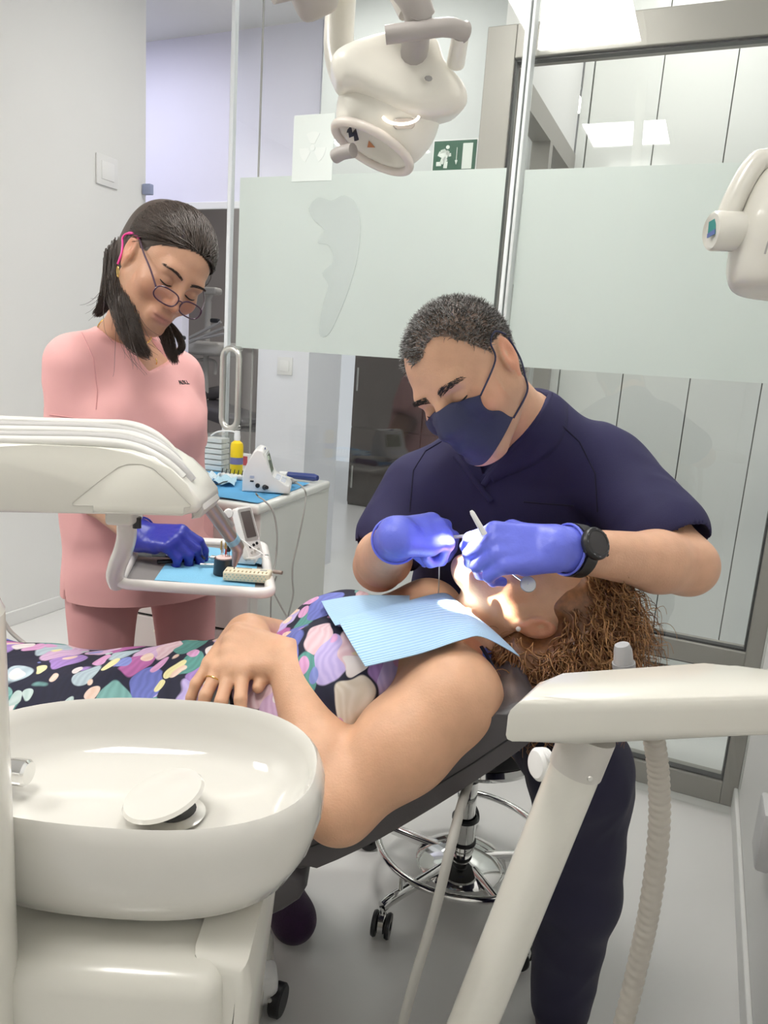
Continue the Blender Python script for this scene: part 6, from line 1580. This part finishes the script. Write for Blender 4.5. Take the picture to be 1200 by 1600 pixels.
M_floral = floral('floral_cotton')
pat = thing('person', 'patient in a floral dress lying back with hands folded on the belly', 'person', (-.2, 1.17, .5))
HPt = Head(P(827, 936, 1.18), cv(-.14, .92, .33), cv(.97, .08, 0), 1.0)
tP = Vector((-.30, 0, .95)).normalized()
hp_, be_, ch_, up_ = Vector((-.42, 1.17, .645)), Vector((-.26, 1.17, .665)), Vector((-.04, 1.17, .735)), Vector((.085, 1.175, .795))
sN, eN, wNn = P(706, 1090, .985), P(530, 1258, .905), P(446, 1030, 1.06)
sF, eF = Vector((.10, 1.37, .82)), Vector((-.16, 1.45, .70))
dRp, nRp = cv(-.25, -.55, .80), cv(-.10, .80, .60)
wF = P(352, 1046, 1.045) - dRp.normalized() * .088
dLp, nLp = cv(-.93, .18, -.10), cv(-.12, .72, .68)
kn_ = [Vector((-.86, 1.08, .675)), Vector((-.86, 1.27, .675))]; an_ = [Vector((-1.30, 1.09, .66)), Vector((-1.30, 1.27, .66))]
def pat_torso(S, g):
    S.cone(hp_, be_, .185 + g, .180 + g, .05, n=tP, sq=1.45); S.cone(be_, ch_, .180 + g, .185 + g, .05, n=tP, sq=1.40); S.cone(ch_, up_, .180 + g, .135 + g, .05, n=tP, sq=1.45)
    for y in (1.085, 1.265): S.ell((-.055, y, .815), (.085 + g, .082 + g, .066 + g), None, .06)
S = Solid((-1.45, .80, .48), (.44, 1.56, 1.08), .0062, [(HPt.C - Vector((.14, .12, .12)), HPt.C + Vector((.12, .12, .14)), .0030), (P(300, 1100, 1.02) - Vector((.01, .04, .03)), Vector((P(455, 1000, 1.06).x, 1.16, .93)), .0026)])
HPt.build(S, 1.0, 1.0)
S.cone(HPt.q(0, -.028, -.045), Vector((.105, 1.175, .838)), .052, .060, .03)
pat_torso(S, -.012)
S.cone(sN.lerp(up_, .55) + Vector((0, 0, .03)), sN, .055, .066, .05); S.cone(sF.lerp(up_, .55) + Vector((0, 0, .03)), sF, .055, .064, .05)
S.chain([sN, sN.lerp(eN, .45), eN], [.068, .064, .048], .03); S.chain([eN, eN.lerp(wNn, .3), wNn], [.050, .047, .029], .02)
S.chain([sF, eF], [.066, .050], .03); S.chain([eF, wF], [.048, .028], .02)
hand(S, wNn, dLp, nLp, False, [(58, 74, 40), (62, 76, 40), (64, 76, 40), (66, 76, 40)], [(.05, .040, -.02), (.080, .045, -.03), (.105, .042, -.035)], 1.0, .0012, .16)
tipP, ttP, frP = hand(S, wF, dRp, nRp, True, [(16, 26, 14), (16, 26, 14), (17, 27, 15), (18, 26, 14)], [(.045, .045, -.012), (.075, .056, -.014), (.100, .056, -.016)], 1.0, .0008, .30)
for i in (0, 1): S.chain([hp_ + Vector((0, (-.09, .09)[i], -.01)), kn_[i], an_[i]], [.085, .058, .036], .04); S.cone(an_[i], an_[i] + Vector((-.05, 0, .10)), .034, .026, .03)
tnP = HPt.tone((.655, .380, .240), (.52, .22, .19), .5)
pb = S.obj('body', M_skin, pat, 2, tnP); HPt.bvh(pb.data)
for m in (-1, 1): HPt.brow(m, 'eyebrow', pat, M_brown, .8, 25 + m, .005); HPt.lash(m, 'eyelashes', pat, M_lash)
# dress
S = Solid((-1.25, .88, .50), (.26, 1.52, .98), .0052)
pat_torso(S, .004)
S.cone(hp_ + Vector((.04, 0, .012)), Vector((-.88, 1.17, .685)), .196, .185, .04, n=Vector((0, 0, 1)), sq=2.15)
S.cone(Vector((-.88, 1.17, .685)), Vector((-1.15, 1.17, .665)), .185, .18, .04, n=Vector((0, 0, 1)), sq=2.2)
def lapfold(x, y, z):
    m = sstep(-.16, -.30, x); c = sstep(-.22, -.02, x)
    return m * .0075 * (np.abs(np.sin((y * 62 + z * 40 + 9 * np.sin(x * 7 + y * 5)) * .5 + 1.7 * np.sin(x * 13))) - .55) + c * .002 * np.sin(60 * x + 40 * y)
S.displace(lapfold); S.displace(folds(.004, 60, 52))
S.cone(sN.lerp(eN, -.10), sN.lerp(eN, .9), .077, .066, .012, '-'); S.cone(sF.lerp(eF, -.1), sF.lerp(eF, .9), .073, .062, .012, '-')
S.cone(HPt.q(0, -.028, -.06), Vector((.085, 1.172, .875)), .062, .076, .01, '-')
dress = S.obj('dress', M_floral, pat, 2); dress['label'] = 'multicoloured floral print dress'
# near strap
bm = nb(); tube(bm, spline([P(752, 1010, 1.03), P(771, 1045, 1.0), P(773, 1080, .985), P(765, 1108, .985)], 6), .0035, 8, flat=.5); obj('shoulder_strap', bm, mat('dark_floral_edge', (.02, .02, .05), .7), dress)
# wedding ring: fourth finger of the far hand
bd_, bs_ = FB[2]; d_, n_, s_ = frP; rb = wF + d_ * bd_ + s_ * bs_ + n_ * .001
dd = (d_ + s_ * .30 * (1.5 - 2) * .66).normalized(); an0 = math.radians(17); fd = dd * math.cos(an0) - n_ * math.sin(an0)
rc = rb + fd * .020; sx_, sy_, _ = frame_of(fd, n_)
bm = nb(); tube(bm, [rc + sx_ * (.0112 * math.cos(t)) + sy_ * (.0112 * math.sin(t)) for t in np.linspace(0, math.tau, 28, endpoint=False)], .0011, 8, closed=True); o = obj('wedding_ring', bm, M_gold); tag(o, 'thin gold ring on the patient\'s lower hand', 'ring')
# nails of the visible fingers
M_nail = mat('finger_nail', (.74, .50, .40), .25)
for i in range(4):
    fx_ = [(16, 26, 14), (16, 26, 14), (17, 27, 15), (18, 26, 14)][i]; ddi = (d_ + s_ * .30 * (1.5 - i) * .66).normalized(); a = math.radians(sum(fx_)); fdir = ddi * math.cos(a) - n_ * math.sin(a); fn = ddi * math.sin(a) + n_ * math.cos(a); sd_ = fdir.cross(fn)
    c = tipP[i] + fdir * .001 + fn * .0066; S = Solid(c - Vector((.013, .013, .013)), c + Vector((.013, .013, .013)), .0009); S.ell(c, (.0052, .0070, .0022), (sd_, fdir, fn), .001); S.obj('finger_nail', M_nail, pat, 1)
# pearl stud
ec_ = P(804, 941, 1.08); h = HPt.q(.082, -.004, -.036)
bm = nb(); bmesh.ops.create_uvsphere(bm, u_segments=16, v_segments=10, radius=.0042, matrix=Matrix.Translation(h + HPt.l * .004)); o = obj('stud_earring', bm, mat('pearl', (.80, .78, .76), .15, spec=.8)); tag(o, 'small white stud earring on the patient\'s near ear lobe', 'earring')
# ------------------------------------------------------------------ curly auburn hair
M_auburn = mat('auburn_hair', (0.21, 0.088, 0.034), 0.42, var=0.65, vscale=120, spec=0.55)
A = HPt.ax(); q = HPt.q
hv = HPt.q(0, -.05, .05); S = Solid(hv - Vector((.20, .18, .22)), hv + Vector((.20, .18, .18)), .0042)
S.ell(q(0, -.034, .052), (.092, .094, .092), A, .02)
mass = [P(812, 1042, 1.125), P(862, 1035, 1.12), P(898, 1005, 1.13), P(908, 962, 1.15), P(800, 1060, 1.14)]
for c, rr in zip(mass, (.060, .066, .060, .055, .040)): S.ell(c, (rr, rr, rr), None, .03)
S.ell(q(0, .070, -.035), (.090, .070, .110), A, .01, '-')
S.ell(q(.096, .004, -.008), (.036, .034, .046), A, .008, '-')
S.cone(q(0, .0, -.08), Vector((.08, 1.17, .83)), .075, .075, .01, '-')
S.displace(folds(.012, 90, 61))
ph = S.obj('hair', M_auburn, pat, 2)
p, nn_ = surf_pts(ph.data, lambda V: (V[:, 2] > .80) & (np.linalg.norm(V - np.array(HPt.q(.082, .004, -.008)), axis=1) > .046), 2300, 9); r = np.random.RandomState(19); cs = []
bk = np.array(HPt.u * .5 - HPt.f * .6); bk /= np.linalg.norm(bk)
for a, b in zip(p, nn_):
    dr = bk * .55 + b * .45 + np.array([0.1, -.1, -.55]) + r.randn(3) * .35; dr -= b * min(0, dr @ b + .1); dr /= np.linalg.norm(dr)
    s1 = np.cross(dr, r.randn(3)); s1 /= np.linalg.norm(s1); s2 = np.cross(dr, s1); n_p = 22; ln = .05 + .05 * r.rand(); rad = .006 + .007 * r.rand(); tw = 9 + 8 * r.rand(); p0 = r.rand() * 6
    t = np.linspace(0, 1, n_p)[:, None]
    cs.append(a + b * .002 + dr * ln * t + rad * (t ** .5) * (s1 * np.cos(tw * t + p0) + s2 * np.sin(tw * t + p0)) + np.array([0, 0, -.018]) * t * t + b * .008 * np.sin(t * 3.1))
def clear_face(c):
    L = HPt.loc(c); return not ((L[:, 1] > .018) & (L[:, 2] < .078)).any() and np.linalg.norm(L - np.array((.085, -.004, -.006)), axis=1).min() > .030
cs = [c for c in cs if clear_face(c)]
cl_ = strands('curls', cs[::2], M_auburn, ph, .0015)
strands('light_curls', cs[1::2], mat('golden_hair', (0.42, 0.215, 0.085), 0.42, var=0.5, vscale=120, spec=0.55), ph, .0013)
# ------------------------------------------------------------------ bib
def bibmat():
    m = mat('blue_bib_paper', (0.30, 0.56, 0.80), 0.8, var=0.03); nt = m.node_tree
    uv = nt.nodes.new('ShaderNodeUVMap'); uv.uv_map = 'UVMap'; wv = nt.nodes.new('ShaderNodeTexWave'); wv.bands_direction = 'Y'; wv.inputs['Scale'].default_value = 9.5; nt.links.new(uv.outputs[0], wv.inputs['Vector'])
    bp = nt.nodes.new('ShaderNodeBump'); bp.inputs['Strength'].default_value = .55; bp.inputs['Distance'].default_value = .002; nt.links.new(wv.outputs['Fac'], bp.inputs['Height']); nt.links.new(bp.outputs['Normal'], nt.nodes['Principled BSDF'].inputs['Normal'])
    mx = [n for n in nt.nodes if n.type == 'MIX'][0]
    rp = nt.nodes.new('ShaderNodeMix'); rp.data_type = 'RGBA'; rp.inputs[6].default_value = (.33, .56, .82, 1); rp.inputs[7].default_value = (.52, .73, .90, 1); nt.links.new(wv.outputs['Fac'], rp.inputs['Factor']); nt.links.new(rp.outputs[2], mx.inputs[6])
    return m
M_bib = bibmat()
def bib(name, rows, par, n=8):
    """cloth through rows of points (each row from foot end to head end)"""
    R_ = [spline(r_, n) for r_ in rows]; cols = len(R_[0]); G = [spline([R_[i][j] for i in range(len(R_))], n) for j in range(cols)]
    bm = nb(); uvl = bm.loops.layers.uv.new('UVMap'); vs = [[bm.verts.new(p) for p in c] for c in G]; nr = len(G[0])
    for j in range(cols - 1):
        for i in range(nr - 1):
            f = bm.faces.new((vs[j][i], vs[j + 1][i], vs[j + 1][i + 1], vs[j][i + 1]))
            for l, (jj, ii) in zip(f.loops, ((j, i), (j + 1, i), (j + 1, i + 1), (j, i + 1))): l[uvl].uv = (jj / cols, ii / nr)
    r_ = bmesh.ops.extrude_face_region(bm, geom=list(bm.faces))
    for v in r_['geom']:
        if isinstance(v, bmesh.types.BMVert): v.co += Vector((0, -.0005, .0010))
    return obj(name, bm, M_bib, par, angle=1.2)
bb_ = thing('patient_bib', 'pale blue ribbed paper bib spread over the patient\'s chest', 'bib', P(650, 990, 1.1))
bib('front_panel', [[P(571, 1042, .965), P(655, 1022, .965), P(722, 1000, .975), P(755, 996, .985), P(812, 1026, .975)],
                    [P(550, 1008, 1.005), P(640, 986, 1.015), P(710, 972, 1.03), P(750, 975, 1.03), P(795, 1008, 1.01)],
                    [P(530, 972, 1.055), P(620, 952, 1.10), P(690, 940, 1.13), P(725, 952, 1.11), P(762, 978, 1.06)],
                    [P(534, 966, 1.085), P(620, 944, 1.16), P(672, 930, 1.20), P(698, 928, 1.20), P(715, 942, 1.16)]], bb_)
bib('rear_flap', [[P(524, 978, 1.065), P(575, 966, 1.11), P(640, 950, 1.17)], [P(511, 957, 1.13), P(570, 948, 1.18), P(640, 938, 1.21)], [P(502, 940, 1.20), P(560, 931, 1.24), P(640, 931, 1.25)]], bb_)
